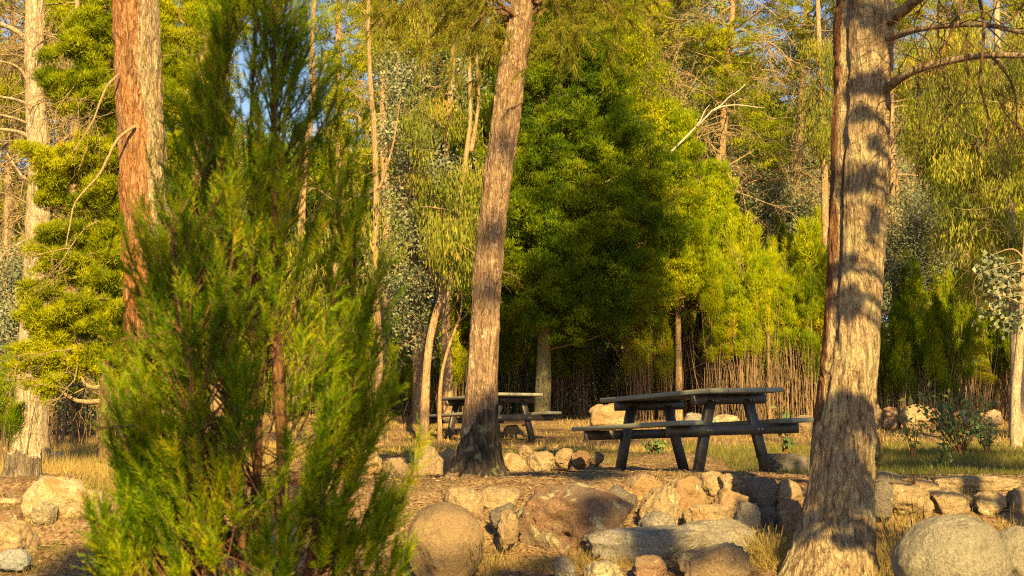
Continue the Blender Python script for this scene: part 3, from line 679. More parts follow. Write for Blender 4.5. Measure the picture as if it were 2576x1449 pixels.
RK = [
 ('large red-brown lichen-spotted boulder in the middle of the front rocks', 1294, 1211, 1594, 1372, 9.3, 'r_pink', 'n', dict(name='boulder', seed=5, cuts=3)),
 ('smooth round tan boulder at the right edge of the feathery juniper', 1020, 1262, 1217, 1426, 8.6, 'r_round', 'r', dict(name='boulder', seed=8)),
 ('long low grey slab lying in front of the rock pile', 1462, 1322, 1800, 1417, 8.9, 'r_grey', 's', dict(name='rock_slab', seed=12, depth=.5, tilt=.04)),
 ('grey hump rock at the right end of the long slab', 1690, 1306, 1904, 1385, 9.02, 'r_grey', 'n', dict(seed=33, cuts=3)),
 ('squared tan block below the long grey slab', 1698, 1364, 1884, 1436, 8.5, 'r_tan', 'b', dict(seed=4, depth=.5)),
 ('small green-lichened rock at the bottom edge left of the slab', 1470, 1410, 1568, 1462, 8.35, 'r_lich', 'n', {}),
 ('low brown stone under the middle of the long slab', 1592, 1396, 1676, 1440, 8.4, 'r_pink', 'n', {}),
 ('flat grey stone on the bare soil below the red-brown boulder', 1392, 1400, 1448, 1434, 8.4, 'r_grey', 's', {}),
 ('rounded grey rock between the red-brown boulder and the slab', 1603, 1285, 1711, 1340, 9.15, 'r_grey', 'n', dict(cuts=3)),
 ('angular speckled tan rock in the centre of the rock pile', 1608, 1218, 1726, 1306, 9.55, 'r_tan', 'n', dict(seed=71)),
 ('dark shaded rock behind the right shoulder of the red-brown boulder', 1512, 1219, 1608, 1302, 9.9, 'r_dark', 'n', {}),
 ('golden rounded rock under the far left leg of the near table', 1567, 1191, 1671, 1262, 10.2, 'r_gold', 'n', dict(cuts=3)),
 ('golden sunlit rock under the near left leg of the near table', 1678, 1196, 1786, 1278, 9.9, 'r_gold', 'n', {}),
 ('pointed topmost rock of the pile under the near table', 1752, 1182, 1830, 1232, 10.2, 'r_gold', 'n', {}),
 ('small knobby rock right of the topmost rock of the pile', 1808, 1190, 1863, 1228, 10.1, 'r_tan', 'n', {}),
 ('broad sunlit mossy rock right of the centre of the pile', 1788, 1224, 1890, 1294, 9.7, 'r_gold', 'n', {}),
 ('bright golden rock just above the hump of the grey slab', 1722, 1268, 1852, 1322, 9.4, 'r_gold', 's', {}),
 ('half shaded rock at the right end of the rock pile', 1848, 1262, 1912, 1328, 9.3, 'r_grey', 'b', {}),
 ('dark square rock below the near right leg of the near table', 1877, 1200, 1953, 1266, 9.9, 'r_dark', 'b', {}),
 ('rounded rock with a sunlit cheek left of the thick grey trunk', 1950, 1206, 2019, 1260, 9.9, 'r_tan', 'r', {}),
 ('upright rock beneath the rounded one left of the thick trunk', 1955, 1254, 2022, 1338, 9.5, 'r_pink', 'n', {}),
 ('dark low rock between the pile and the upright rock', 1908, 1272, 1966, 1330, 9.55, 'r_dark', 'n', {}),
 ('small dark rock alone on the gravel left of the rock pile', 1452, 1187, 1502, 1228, 10.7, 'r_dark', 'n', {}),
 ('jagged golden rock just right of the juniper above the round boulder', 1112, 1222, 1216, 1292, 9.8, 'r_gold', 'b', {}),
 ('blocky tan rock between the round boulder and the red-brown one', 1200, 1222, 1312, 1286, 9.9, 'r_tan', 'n', {}),
 ('dark grey wedge rock in the gap behind the round boulder', 1232, 1264, 1296, 1310, 9.4, 'r_dark', 'n', {}),
 ('weathered rock touching the left side of the red-brown boulder', 1252, 1282, 1306, 1345, 9.2, 'r_tan', 'n', {}),
 ('grey-tan upright boulder left of the charred tree base', 1036, 1116, 1117, 1200, 12, 'r_tan', 'n', dict(name='boulder', seed=3)),
 ('sunlit rock squeezed between upright boulder and charred tree base', 1106, 1124, 1152, 1194, 12.4, 'r_gold', 'n', {}),
 ('smooth tan rock just right of the charred tree base', 1260, 1138, 1328, 1182, 14.2, 'r_gold', 'n', {}),
 ('broad tan rock second from the charred tree base', 1326, 1133, 1396, 1178, 14.2, 'r_tan', 'n', {}),
 ('low golden rock in the row behind, left of the reddish rocks', 1396, 1126, 1444, 1162, 14.6, 'r_gold', 'n', {}),
 ('dark reddish rock at the right end of the back row', 1438, 1132, 1484, 1162, 14.4, 'r_pink', 'n', {}),
 ('tiny reddish rock left of the near table legs', 1484, 1136, 1520, 1158, 14.4, 'r_pink', 'n', {}),
 ('small stone resting behind the row under the far table leg', 1306, 1118, 1344, 1142, 15.0, 'r_tan', 'n', {}),
 ('big tan boulder seen under the left half of the near tabletop', 1480, 1013, 1583, 1074, 23, 'r_gold', 'n', dict(name='boulder', cuts=3)),
 ('pale lichened rock seen between the legs of the near table', 1789, 1041, 1863, 1080, 23, 'r_lich', 'n', {}),
 ('grey rock seen just below the near tabletop in the middle', 1716, 1036, 1770, 1072, 23.5, 'r_grey', 'n', {}),
 ('brown rock at the thicket foot above the right seat', 2000, 1043, 2048, 1074, 23.5, 'r_pink', 'n', {}),
 ('low grassy rock under the right end of the far table', 1266, 1068, 1316, 1094, 22.5, 'r_tan', 'n', {}),
 ('reddish rock at the foot of the lichened conifer trunk', 1318, 1036, 1348, 1064, 24, 'r_pink', 'n', {}),
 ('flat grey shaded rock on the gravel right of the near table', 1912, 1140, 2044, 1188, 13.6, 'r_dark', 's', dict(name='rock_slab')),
 ('narrow brown rock against the right edge of the thick trunk', 2200, 1016, 2224, 1064, 23.5, 'r_pink', 'n', {}),
 ('dark brown rock second right of the thick trunk by the thicket', 2220, 1022, 2267, 1064, 23.4, 'r_pink', 'n', {}),
 ('broad pale sunlit rock left of the leafy gum shrub', 2264, 1016, 2368, 1066, 23.2, 'r_gold', 'n', {}),
 ('low sunlit rock behind the leafy gum shrub', 2400, 1030, 2452, 1062, 23.6, 'r_cream', 'n', {}),
 ('pale flat rock right of the leafy gum shrub', 2442, 1036, 2498, 1060, 23.4, 'r_cream', 's', {}),
 ('pointed pale rock near the right-hand slender trunk', 2484, 1029, 2518, 1058, 23.5, 'r_cream', 'n', {}),
 ('sunlit golden rock behind the tall grass right of the thick trunk', 2229, 1215, 2348, 1286, 9.8, 'r_gold', 'n', {}),
 ('slanting rock on top of the golden rock behind the tall grass', 2294, 1201, 2362, 1240, 10.25, 'r_gold', 's', {}),
 ('squared tan rock in the right row above the grey-green boulder', 2340, 1228, 2436, 1282, 9.9, 'r_tan', 'n', {}),
 ('shaded brown rock in the right row', 2452, 1234, 2528, 1276, 9.9, 'r_tan', 'n', {}),
 ('last tan rock of the right row at the frame edge', 2530, 1224, 2620, 1280, 9.9, 'r_tan', 'n', {}),
 ('dark low stone touching the thick trunk on its right', 2194, 1184, 2268, 1216, 10.8, 'r_dark', 's', {}),
 ('dark grey upright rock hugging the right side of the thick trunk', 2192, 1204, 2246, 1282, 9.7, 'r_dark', 'n', {}),
 ('long flat ledge stone along the top of the right row', 2343, 1196, 2570, 1232, 10.4, 'r_tan', 's', dict(name='rock_slab', depth=.4)),
 ('great rounded grey-green granite boulder in the bottom right corner', 2262, 1293, 2548, 1520, 7.3, 'r_corner', 'r', dict(name='boulder', seed=21, sink=.05)),
 ('second granite boulder behind the corner boulder, cut by the right edge', 2480, 1322, 2680, 1520, 7.55, 'r_corner', 'r', dict(name='boulder', seed=22, sink=.05)),
 ('big cream and rust sunlit boulder at the left', 46, 1196, 228, 1318, 9.7, 'r_cream', 'n', dict(name='boulder', seed=2, cuts=2)),
 ('green lichened round stone set into the big cream boulder', 76, 1262, 140, 1300, 9.5, 'r_lich', 's', {}),
 ('tan boulder cut by the left edge below the cream one', -60, 1306, 92, 1390, 9.0, 'r_gold', 'n', dict(name='boulder', seed=16, cuts=3)),
 ('bluish flat stone lying in shade at the lower left', 0, 1380, 74, 1412, 8.6, 'r_blue', 's', {}),
 ('pale stone at the left edge level with the cream boulder', -30, 1252, 58, 1286, 10, 'r_cream', 's', {}),
 ('sunlit jagged rock right of the cream boulder', 206, 1228, 268, 1320, 9.75, 'r_gold', 'b', {}),
 ('brown stone between the cream boulder and the left edge', -20, 1282, 54, 1318, 9.5, 'r_pink', 'n', {}),
 ('small pale stone right of the old stump', 126, 1134, 162, 1160, 14.5, 'r_cream', 'n', {}),
 ('small dark stone behind the cream boulder', 52, 1238, 82, 1256, 10.4, 'r_dark', 'n', {}),
 ('tan rock glimpsed through the juniper stems', 612, 1218, 702, 1284, 9.6, 'r_gold', 'n', {}),
 ('bluish grey rock low behind the thicker juniper stem', 640, 1284, 752, 1412, 8.3, 'r_blue', 'n', {}),
 ('sunlit rock glimpsed right of the thicker juniper stem', 745, 1205, 850, 1262, 9.9, 'r_tan', 'n', {}),
 ('pale rock behind the right fronds of the juniper', 870, 1128, 960, 1186, 12.2, 'r_gold', 'n', {}),
 ('tan rock deep behind the juniper beside the pale one', 960, 1150, 1030, 1200, 11.6, 'r_tan', 'n', {}),
 ('low tan rock behind the juniper, left of its stems', 440, 1215, 540, 1270, 9.8, 'r_tan', 'n', {}),
]
for lab, x0, y0, x1, y1, Y, m, st, kw in RK:
    rock(lab, x0, y0, x1, y1, Y, m, st, sub=5, **kw)
# pebbles on the path: nobody would count these
pv = []
bv, bf = ico(1)
N = 700; px = rng.uniform(-3.2, 3.2, N); py = rng.uniform(7.5, 15, N); pz = gz(px, py); ps = .006 + .02 * rng.random(N) ** 3
for i in range(N):
    pv.append(((bv * (1 + .3 * rng.normal(size=(len(bv), 1)) * .5)) * V(1, rng.uniform(.6, 1), rng.uniform(.4, .7)) * ps[i] + V(px[i], py[i], pz[i] + ps[i] * .1), bf))
v, f = merge(pv); tag(mesh('gravel', v, f, M['r_tan']), kind='stuff')
# ------------------------------------------------------------------ litter and grass
def scatter(n, x0, x1, y0, y1, dens=None):
    x = rng.uniform(x0, x1, n); y = rng.uniform(y0, y1, n)
    if dens is not None:
        k = rng.random(n) < dens(x, y); x, y = x[k], y[k]
    return x, y, gz(x, y)
x, y, z = scatter(60000, -4, 4, 7, 20, lambda x, y: np.clip(1.25 - (y - 7) / 12, .1, 1) * (.45 + .7 * (fbm(np.stack([x, y, x * 0], -1) * 1.5, 2, 5) > -.1)))
N = len(x); d = np.stack([rng.normal(size=N), rng.normal(size=N), rng.normal(0, .22, N)], -1)
v, f, ti = kites(np.stack([x, y, z + .006], -1), d, rng.uniform(.015, .055, N), rng.uniform(.003, .011, N), rng.random(N))
tag(mesh('leaf_litter', v, f, M['litter'], tint=ti), kind='stuff')
x, y, z = scatter(2600, -3.6, 3.8, 7.2, 16, lambda x, y: np.clip(1.3 - (y - 7) / 9, .1, 1))
N = len(x); a = rng.uniform(0, 6.283, N); Ls = rng.uniform(.04, .28, N) * (rng.random(N) ** 1.5 + .25)
c0 = np.stack([x, y, z + .008], -1); dv = np.stack([np.cos(a), np.sin(a), rng.normal(0, .08, N)], -1) * Ls[:, None] * .5
bnd = rng.normal(0, .12, (N, 3)) * Ls[:, None] * V(1, 1, .3)
pts = np.stack([c0 - dv, c0 + bnd, c0 + dv], 1); pts[:, :, 2] = np.maximum(pts[:, :, 2], gz(pts[:, :, 0], pts[:, :, 1]) + .004)
v, f = tubes(pts, np.outer(rng.uniform(.0015, .005, N), [1, .9, .5]), 4); tag(mesh('fallen_sticks', v, f, M['twig']), kind='stuff')
def grass(name, mat, sets):
    out = []
    for x, y, z, L, w, lean in sets:
        N = len(x)
        if not N: continue
        b = np.stack([x, y, z - .005], -1)
        d = np.stack([rng.normal(0, lean, N), rng.normal(0, lean, N), np.ones(N)], -1)
        LL = L * rng.uniform(.45, 1.25, N)
        out.append(blades(b, d, LL, w, np.clip(rng.random(N) * .6 + .4 * (fbm(b * 1.3, 2, 8) * .5 + .5), 0, 1)))
    v, f, t = join_leaves(out)
    return tag(mesh(name, v, f, mat, tint=t), kind='stuff')
def nz(x, y, k=1., s=4): return fbm(np.stack([x * k, y * k, x * 0], -1), 3, s)
DX = lambda x, y: 1288 + x / y * F
S = []
# left golden grass behind the cream boulder and stump
x, y, z = scatter(26000, -5.4, -2.3, 10.4, 19, lambda x, y: (nz(x, y, 1.2) > -.35) * .9 * ((y > 11.6) | (DX(x, y) > 150))); S.append((x, y, z, .17, .0055, .35))
# right front golden grass round the corner boulder
x, y, z = scatter(15000, 1.7, 4.2, 7.3, 9.9, lambda x, y: (nz(x, y, 1.4, 7) > -.15) * (DX(x, y) > 2185)); S.append((x, y, z, .12, .004, .4))
# golden tufts in front of and between the rocks
for dx, Yc, r, n, L in [(1925, 8.9, .13, 520, .2), (1890, 9.15, .1, 260, .14), (1455, 8.85, .12, 260, .12), (1380, 8.8, .15, 240, .1), (1250, 8.9, .18, 260, .12), (1560, 8.75, .08, 120, .1), (1700, 10.6, .5, 300, .05), (1960, 8.7, .14, 320, .14),
                        (2230, 8.9, .2, 500, .18), (2330, 8.3, .2, 420, .16), (2420, 9.2, .25, 500, .16), (2520, 9.2, .2, 420, .16), (120, 8.6, .3, 120, .06), (300, 10.2, .3, 600, .16), (1620, 9.3, .15, 200, .09), (1850, 9.5, .2, 260, .11), (1330, 9.6, .2, 160, .08), (2400, 10.3, .5, 500, .09), (1180, 9.3, .15, 160, .1), (1490, 9.1, .1, 160, .1), (1760, 9.95, .2, 140, .07), (40, 9.4, .3, 260, .08), (170, 10.1, .4, 400, .1)]:
    cx0 = gx(dx, Yc); x = rng.normal(cx0, r * .5, n); y = rng.normal(Yc, r * .5, n); S.append((x, y, gz(x, y), L, .0035, .5))
# far sunlit strip behind the tables
x, y, z = scatter(30000, -7, 9, 18, 27, lambda x, y: (nz(x, y, .9, 6) > -.2) * .8); S.append((x, y, z, .09, .012, .5))
grass('dry_grass', M['dry'], S)
S = []
x, y, z = scatter(50000, 2.2, 7.5, 11.5, 21, lambda x, y: (nz(x, y, 1.1, 9) > -.3) * np.clip((y - 11.6) / 1.5, .1, 1)); S.append((x, y, z, .09, .0075, .45))
x, y, z = scatter(9000, -1.5, 3.5, 15.5, 21, lambda x, y: (nz(x, y, 1.2, 19) > .0)); S.append((x, y, z, .06, .009, .5))
x, y, z = scatter(5000, -4.2, -2.6, 8.5, 11.5, lambda x, y: (nz(x, y, 1.5, 29) > .1)); S.append((x, y, z, .07, .005, .45))
x, y, z = scatter(7000, -2, 3.2, 8.3, 10.6, lambda x, y: (nz(x, y, 2.2, 39) > .28)); S.append((x, y, z, .045, .005, .5))
grass('green_grass', M['green'], S)
# tall single tufts
def tuft(label, dx, Y, n, L, w, mat, spread=.45, seeds=True, name='grass_tuft'):
    b = onground(gx(dx, Y), Y); t = thing(name, label, 'grass tuft', b)
    ps, hd = [], []
    for k in range(n):
        a = rng.uniform(0, 6.28); ln = L * rng.uniform(.5, 1.1); le = rng.uniform(.05, spread)
        d = V(math.cos(a) * le, math.sin(a) * le, 1); st = b + V(math.cos(a), math.sin(a), 0) * rng.uniform(0, .05) - V(0, 0, .02)
        p = np.array([st + d * ln * s + V(math.cos(a), math.sin(a), -.5) * (ln * .35 * le * s * s * 1.5) for s in np.linspace(0, 1, 7)])
        ps.append((p, np.linspace(w, w * .3, 7)))
        if seeds and rng.random() < .45: hd.append((resample(p[-2:] if rng.random() < .5 else p[-3:], 5, False), np.array([.4, 1.6, 1.9, 1.2, .3]) * w))
    v, f = tube_paths(ps, 3, 7); mesh('blades', v, f, mat, t, b, tint=np.full(len(v), .6))
    if hd: v, f = tube_paths(hd, 5, 5); mesh('seed_sprays', v, f, mat, t, b, tint=np.full(len(v), .2))
    return t
tuft('tall golden seeding grass tuft just right of the thick grey trunk', 2262, 8.3, 60, .42, .0024, M['dry'], .35)
tuft('single wiry grass tuft rising before the golden rock on the right', 2300, 9.1, 16, .50, .002, M['green'], .3)
tuft('golden grass tuft at the left foot of the thick grey trunk', 1935, 8.8, 110, .24, .0022, M['dry'], .6)
tuft('leaning dry grass stalks at the far right edge of the rock row', 2540, 8.9, 14, .40, .002, M['dry'], .5)
tuft('thin grass stalks right of the smooth round boulder', 1225, 8.5, 22, .26, .0016, M['green'], .5)
tuft('dry wiry tuft left of the long grey slab', 1440, 8.7, 40, .16, .0018, M['dry'], .9)
tuft('dry stalks poking above the corner boulder', 2400, 8.6, 14, .30, .002, M['dry'], .5)
tuft('thin stalks in the shaded grass on the right', 2360, 10.6, 10, .28, .0018, M['green'], .4)

# ------------------------------------------------------------------ stump, post
def stump(name, label, dx0, dx1, dyt, dyb, Y, mat, cat, seed):
    a, b = P(dx0, dyb, Y), P(dx1, dyt, Y); c = V((a[0] + b[0]) / 2, Y, a[2]); t = thing(name, label, cat, c)
    r = (b[0] - a[0]) / 2; h = b[2] - a[2]; segs = 80; th = np.linspace(0, 2 * np.pi, segs, endpoint=False); zz = np.linspace(-.06, h, 30)
    rr = r * (.86 + .22 * np.exp(-np.maximum(zz, 0)[:, None] / (.3 * h))) * (1 + .05 * np.sin(5 * th + seed)[None]) + .012 * (1 - 2 * np.abs(vnoise(np.stack([np.cos(th) * 6 + 0 * zz[:, None], np.sin(th) * 6 + 0 * zz[:, None], zz[:, None] * 4 + 0 * th], -1), seed)))
    top = zz[:, None] + (zz[:, None] > h * .7) * (.02 * np.sin(th * 3)[None] + .012 * rng.normal(size=segs)[None])
    v = np.stack([c[0] + rr * np.cos(th), c[1] + rr * np.sin(th), c[2] + top], -1)
    idx = np.arange(30 * segs).reshape(30, segs); f = np.stack([idx[:-1], np.roll(idx[:-1], -1, 1), np.roll(idx[1:], -1, 1), idx[1:]], -1).reshape(-1, 4)
    mesh('bark', v.reshape(-1, 3), f, mat, t, c, smooth=True)
    R_ = v[-1]; ce = R_.mean(0) - V(0, 0, .012); vv = np.vstack([R_, .5 * (R_ + ce) + rng.normal(0, .003, R_.shape), [ce]])
    i = np.arange(segs); j = (i + 1) % segs
    q1 = np.stack([i, j, j + segs, i + segs], -1); t1 = np.stack([i + segs, j + segs, np.full(segs, 2 * segs)], -1)
    mesh('cut_top', vv, [q1, t1], M['cutwood'], t, c)
    return t
s = NT('weathered_cut_wood'); o = s.obj(); sep = s.n('ShaderNodeTexWave', wave_type='RINGS', rings_direction='Z'); s.set(sep, 'Vector', o); s.set(sep, 'Scale', 12.); s.set(sep, 'Distortion', 2.)
c = s.mix(sep.outputs['Fac'], (.24, .19, .13), (.38, .31, .22)); M['cutwood'] = s.principled(c, .9, s.bump(s.noise(o, 40, 4), .006, .8), .1)
stump('tree_stump', 'old sawn stump at the foot of the pale left tree', 6, 106, 1145, 1214, 11.0, M['stump'], 'stump', 1)
stump('post_stub', 'short dark burnt post beside the thick grey trunk', 2190, 2211, 1092, 1142, 13.5, M['char'], 'post', 2)

# ------------------------------------------------------------------ foreground juniper
YB = 5.0
BB = onground(gx(650, YB), YB)
t = thing('juniper_bush', 'tall feathery green juniper bush, soft and out of focus, nearest on the left', 'bush', BB)
env = np.array([(1560, 330, 930), (1449, 235, 1020), (1300, 240, 1060), (1150, 250, 1085), (1000, 245, 1065), (850, 262, 985), (700, 292, 985), (560, 350, 970), (430, 395, 900), (300, 440, 840), (150, 470, 800), (0, 490, 765), (-150, 560, 730), (-300, 635, 660)], float)
ez = np.array([P(0, e[0], YB)[2] for e in env])[::1]; exl = (env[:, 1] - 1288) / F * YB / CP * CP; exr = (env[:, 2] - 1288) / F * YB
o_ = np.argsort(ez); ez, exl, exr = ez[o_], exl[o_], exr[o_]
stems = [DP([(612, 1600), (612, 1449), (605, 1300), (605, 1170), (594, 1060), (575, 900), (560, 700), (545, 450), (530, 200)], 5.0),
         DP([(712, 1600), (712, 1449), (708, 1300), (712, 1170), (704, 1020), (692, 800), (690, 500), (688, 250), (690, 0), (680, -200)], 5.05),
         DP([(530, 1600), (517, 1440), (505, 1300), (498, 1150), (470, 900), (440, 700), (430, 560)], 4.8),
         DP([(760, 1600), (770, 1449), (800, 1300), (830, 1150), (860, 1000), (880, 850), (895, 720)], 5.2),
         DP([(690, 1600), (680, 1450), (640, 1300), (650, 1150), (640, 950), (640, 700), (630, 400), (640, 100), (645, -150)], 5.3)]
stems = [resample(s_, 40) for s_ in stems]
srad = [.017, .028, .014, .014, .02]
for s_, r in zip(stems, srad):
    s_[:, 2] = np.maximum(s_[:, 2], BB[2] - .05)
    v, f = tubes(s_[None], np.linspace(r, .003, 40)[None], 7); mesh('stem', v, f, M['twig_red'], t, BB, smooth=True)
br, plb, pld = [], [], []
allp = [(s_, k) for k, s_ in enumerate(stems)]
NB = 490
for k in range(NB):
    u = rng.random() ** .85
    ze = np.interp(u, [0, 1], [BB[2] + .18, ez[-1] - .05])
    xl, xr = np.interp(ze, ez, exl), np.interp(ze, ez, exr); cx0 = (xl + xr) / 2; hw = (xr - xl) / 2
    a = rng.uniform(0, 2 * np.pi)
    if k % 6 == 0: a = rng.uniform(2.2, 4.1); ze = rng.uniform(-.6, .95); xl, xr = np.interp(ze, ez, exl), np.interp(ze, ez, exr); cx0 = (xl + xr) / 2; hw = (xr - xl) / 2
    rr = hw * (rng.uniform(.3, 1.0) ** .5) * rng.uniform(.85, 1.08)
    fx, fy = math.cos(a), math.sin(a)
    e = V(cx0 + fx * rr, YB + .05 + fy * rr * .85, ze)
    # nearest stem, start lower down it
    best = None
    for s_, kk in allp:
        zs = ze - rng.uniform(.35, .8) * (.35 + abs(rr))
        i = int(np.clip(np.searchsorted(s_[:, 2], zs), 1, 38)); dd = np.linalg.norm(s_[i, :2] - e[:2])
        if best is None or dd < best[0]: best = (dd, s_[i])
    st = best[1]; mid = st * .45 + e * .55 + V(0, 0, -.10 * np.linalg.norm(e - st))
    tip = e + unit(V(fx * .35, fy * .35, 1)) * .1
    p = resample([st, mid, e, tip], 14); br.append((p, np.linspace(.0038, .0010, 14)))
    L = np.linalg.norm(np.diff(p, axis=0), axis=1).sum()
    n = int((16 + 40 * L) * np.interp(ze, [.1, .6, 1.2], [1., .55, .40]))
    ii = rng.uniform(.2 if ze > -.1 else .62, .99, n) ** .85 * 12.99; ia = ii.astype(int); b = p[ia] + (p[ia + 1] - p[ia]) * (ii - ia)[:, None]
    tg = unit(p[ia + 1] - p[ia])
    plb.append(b); pld.append(unit(tg * .9 + rng.normal(0, .42, (n, 3)) + V(fx * .25, fy * .25, .35)))
v, f = tube_paths(br, 4, 14); mesh('branches', v, f, M['twig_red'], t, BB, smooth=True)
plb = np.concatenate(plb); pld = np.concatenate(pld); NP_ = len(plb)
# plume = an axis with short sprigs either side
def plumes(b, d, Lp, ns=26, sl=.034, sw=.0032):
    N = len(b); d = unit(d); s1 = unit(np.cross(d, rng.normal(size=(N, 3)))); s2 = np.cross(d, s1)
    bend = rng.normal(0, .18, (N, 3)) + V(0, 0, .12)
    u = np.linspace(.05, 1, ns)[None, :, None]
    ang = (np.arange(ns) * 2.4)[None, :] + rng.uniform(0, 6.28, (N, 1))
    ax = b[:, None] + d[:, None] * Lp[:, None, None] * u + bend[:, None] * Lp[:, None, None] * u * u
    rad = np.cos(ang)[..., None] * s1[:, None] + .45 * np.sin(ang)[..., None] * s2[:, None]
    dr = unit(d[:, None] * 1.15 + rad + bend[:, None] * u)
    L = sl * (1.15 - .75 * u[..., 0]) * rng.uniform(.7, 1.2, (N, ns))
    ct = np.clip(rng.random(N) * .7 + .55 * (vnoise(b * 6, 3) * .5 + .5) - .12, 0, 1)
    ti = np.clip(ct[:, None] * .82 + .18 * rng.random((N, ns)), 0, 1)
    return blades(ax.reshape(-1, 3), dr.reshape(-1, 3), L.ravel(), sw, ti.ravel())
v, f, ti = plumes(plb, pld, rng.uniform(.05, .11, NP_))
print('bush plumes', NP_, 'tris', len(f))
mesh('foliage', v, f, M['bush'], t, BB, tint=ti)
tw = []
for k in range(46):
    s_ = stems[rng.integers(0, 5)]; i = rng.integers(2, 18); grow(s_[i], V(rng.normal(), rng.normal(), .5), rng.uniform(.2, .45), .0035, 2, tw, .1, .4, 3, 6, .6)
v, f = tube_paths(tw, 4, 6); mesh('twig_sprays', v, f, M['twig_red'], t, BB)

# ------------------------------------------------------------------ trees of the background
def simple_trunk(path, r0, r1, mat, parent, org, sides=14, K=40, name='trunk', wob=.03):
    p = resample(np.asarray(path, float), K)
    p[:, :2] += wob * np.stack([vnoise(p * 1.1 + 3, 41), vnoise(p * 1.1 + 8, 43)], -1)
    r = np.linspace(r0, r1, K) * (1 + .35 * np.exp(-np.arange(K) / 2.))
    v, f = tubes(p[None], r[None], sides)
    idx = np.arange(K)[:, None].repeat(sides, 1).ravel()
    nrm = unit(v - p[idx]); v = v + nrm * (r[idx] * .13 * (1 - 2 * np.abs(vnoise(v * V(14, 14, 2.5), 51))))[:, None]
    mesh(name, v, f, mat, parent, org, smooth=True); return p
def cypress(name, label, dx, Y, zb, zt, rmax, shape, puffs, prad, nleaf, mat, tmat, tr=.14, L=.10, w=.018, path=None, twig=0, group=None, cat='tree', ybias=0, squash=.9, twmat='twig', pz=.75, up=.55, rot=0, spots=()):
    """crown of puffs between zb and zt (heights above camera level), radius rmax*shape(u)"""
    X0 = gx(dx, Y); b = onground(X0, Y); t = thing(name, label, cat, b, group)
    path = DP(path, Y) if path is not None else np.array([b - V(0, 0, .1), V(X0, Y, (b[2] + zt) / 2), V(X0 + .1, Y, zt)])
    if path[0][2] > path[-1][2]: path = path[::-1]
    p = simple_trunk(path, tr, tr * .3, M[tmat], t, b)
    cs, pr, brs = [], [], []
    for k in range(puffs):
        u = rng.random() ** .9; z = zb + (zt - zb) * u; a = rng.uniform(0, 6.283); rr = rmax * shape(u) * rng.uniform(.25, 1.) ** .5 * (1 + .18 * math.sin(3 * a + 7 * u))
        c0 = V(np.interp(z, p[:, 2], p[:, 0]), np.interp(z, p[:, 2], p[:, 1]), z)
        c = c0 + V(math.cos(a) * rr, math.sin(a) * rr * squash, 0); cs.append(c); pr.append(prad * rng.uniform(.65, 1.25))
        if k % 4 == 0:
            st = c0 - V(0, 0, .35 * rr); brs.append((resample([st, st * .5 + c * .5 - V(0, 0, .05 * rr), c], 8), np.linspace(.012 + .008 * rr, .005, 8)))
    for (x, y, rx, ry, n) in spots:
        for k in range(n):
            a = rng.uniform(0, 6.283); q_ = math.sqrt(rng.random()); cs.append(P(x + math.cos(a) * q_ * rx, y + math.sin(a) * q_ * ry, Y - rng.uniform(.5, 1.5))); pr.append(prad * rng.uniform(.6, 1.1))
    v, f = tube_paths(brs, 4, 8); mesh('limbs', v, f, M[tmat if tmat != 'bark_pale' else 'twig'], t, b, smooth=True)
    kk = 11
    sc_, sr_ = sublobes(cs, pr, kk, .36)
    v, f, ti = puff_leaves(sc_, sr_, max(24, int(nleaf / kk * 1.5)), L * .72, w * .9, up=up, flat=pz, tspread=.3); mesh('crown', v, f, M[mat], t, b, tint=ti)
    if twig:
        tw = []
        for k in range(twig):
            z = rng.uniform(max(zb - 2.2, p[0, 2] + .8), zt); c0 = V(np.interp(z, p[:, 2], p[:, 0]), np.interp(z, p[:, 2], p[:, 1]), z); a = rng.uniform(0, 6.283)
            grow(c0, V(math.cos(a), math.sin(a), rng.uniform(-.35, .45)), rmax * rng.uniform(.5, 1.15), .022, 3, tw, .16, .42, 4, 7, .52, .85)
        v, f = tube_paths(tw, 3, 7); mesh('twig_sprays', v, f, M[twmat], t, b)
    return t, p
cone = lambda u: (1 - u) ** .75 + .04
egg = lambda u: math.sin(math.pi * min(1, .12 + .88 * u)) ** .7
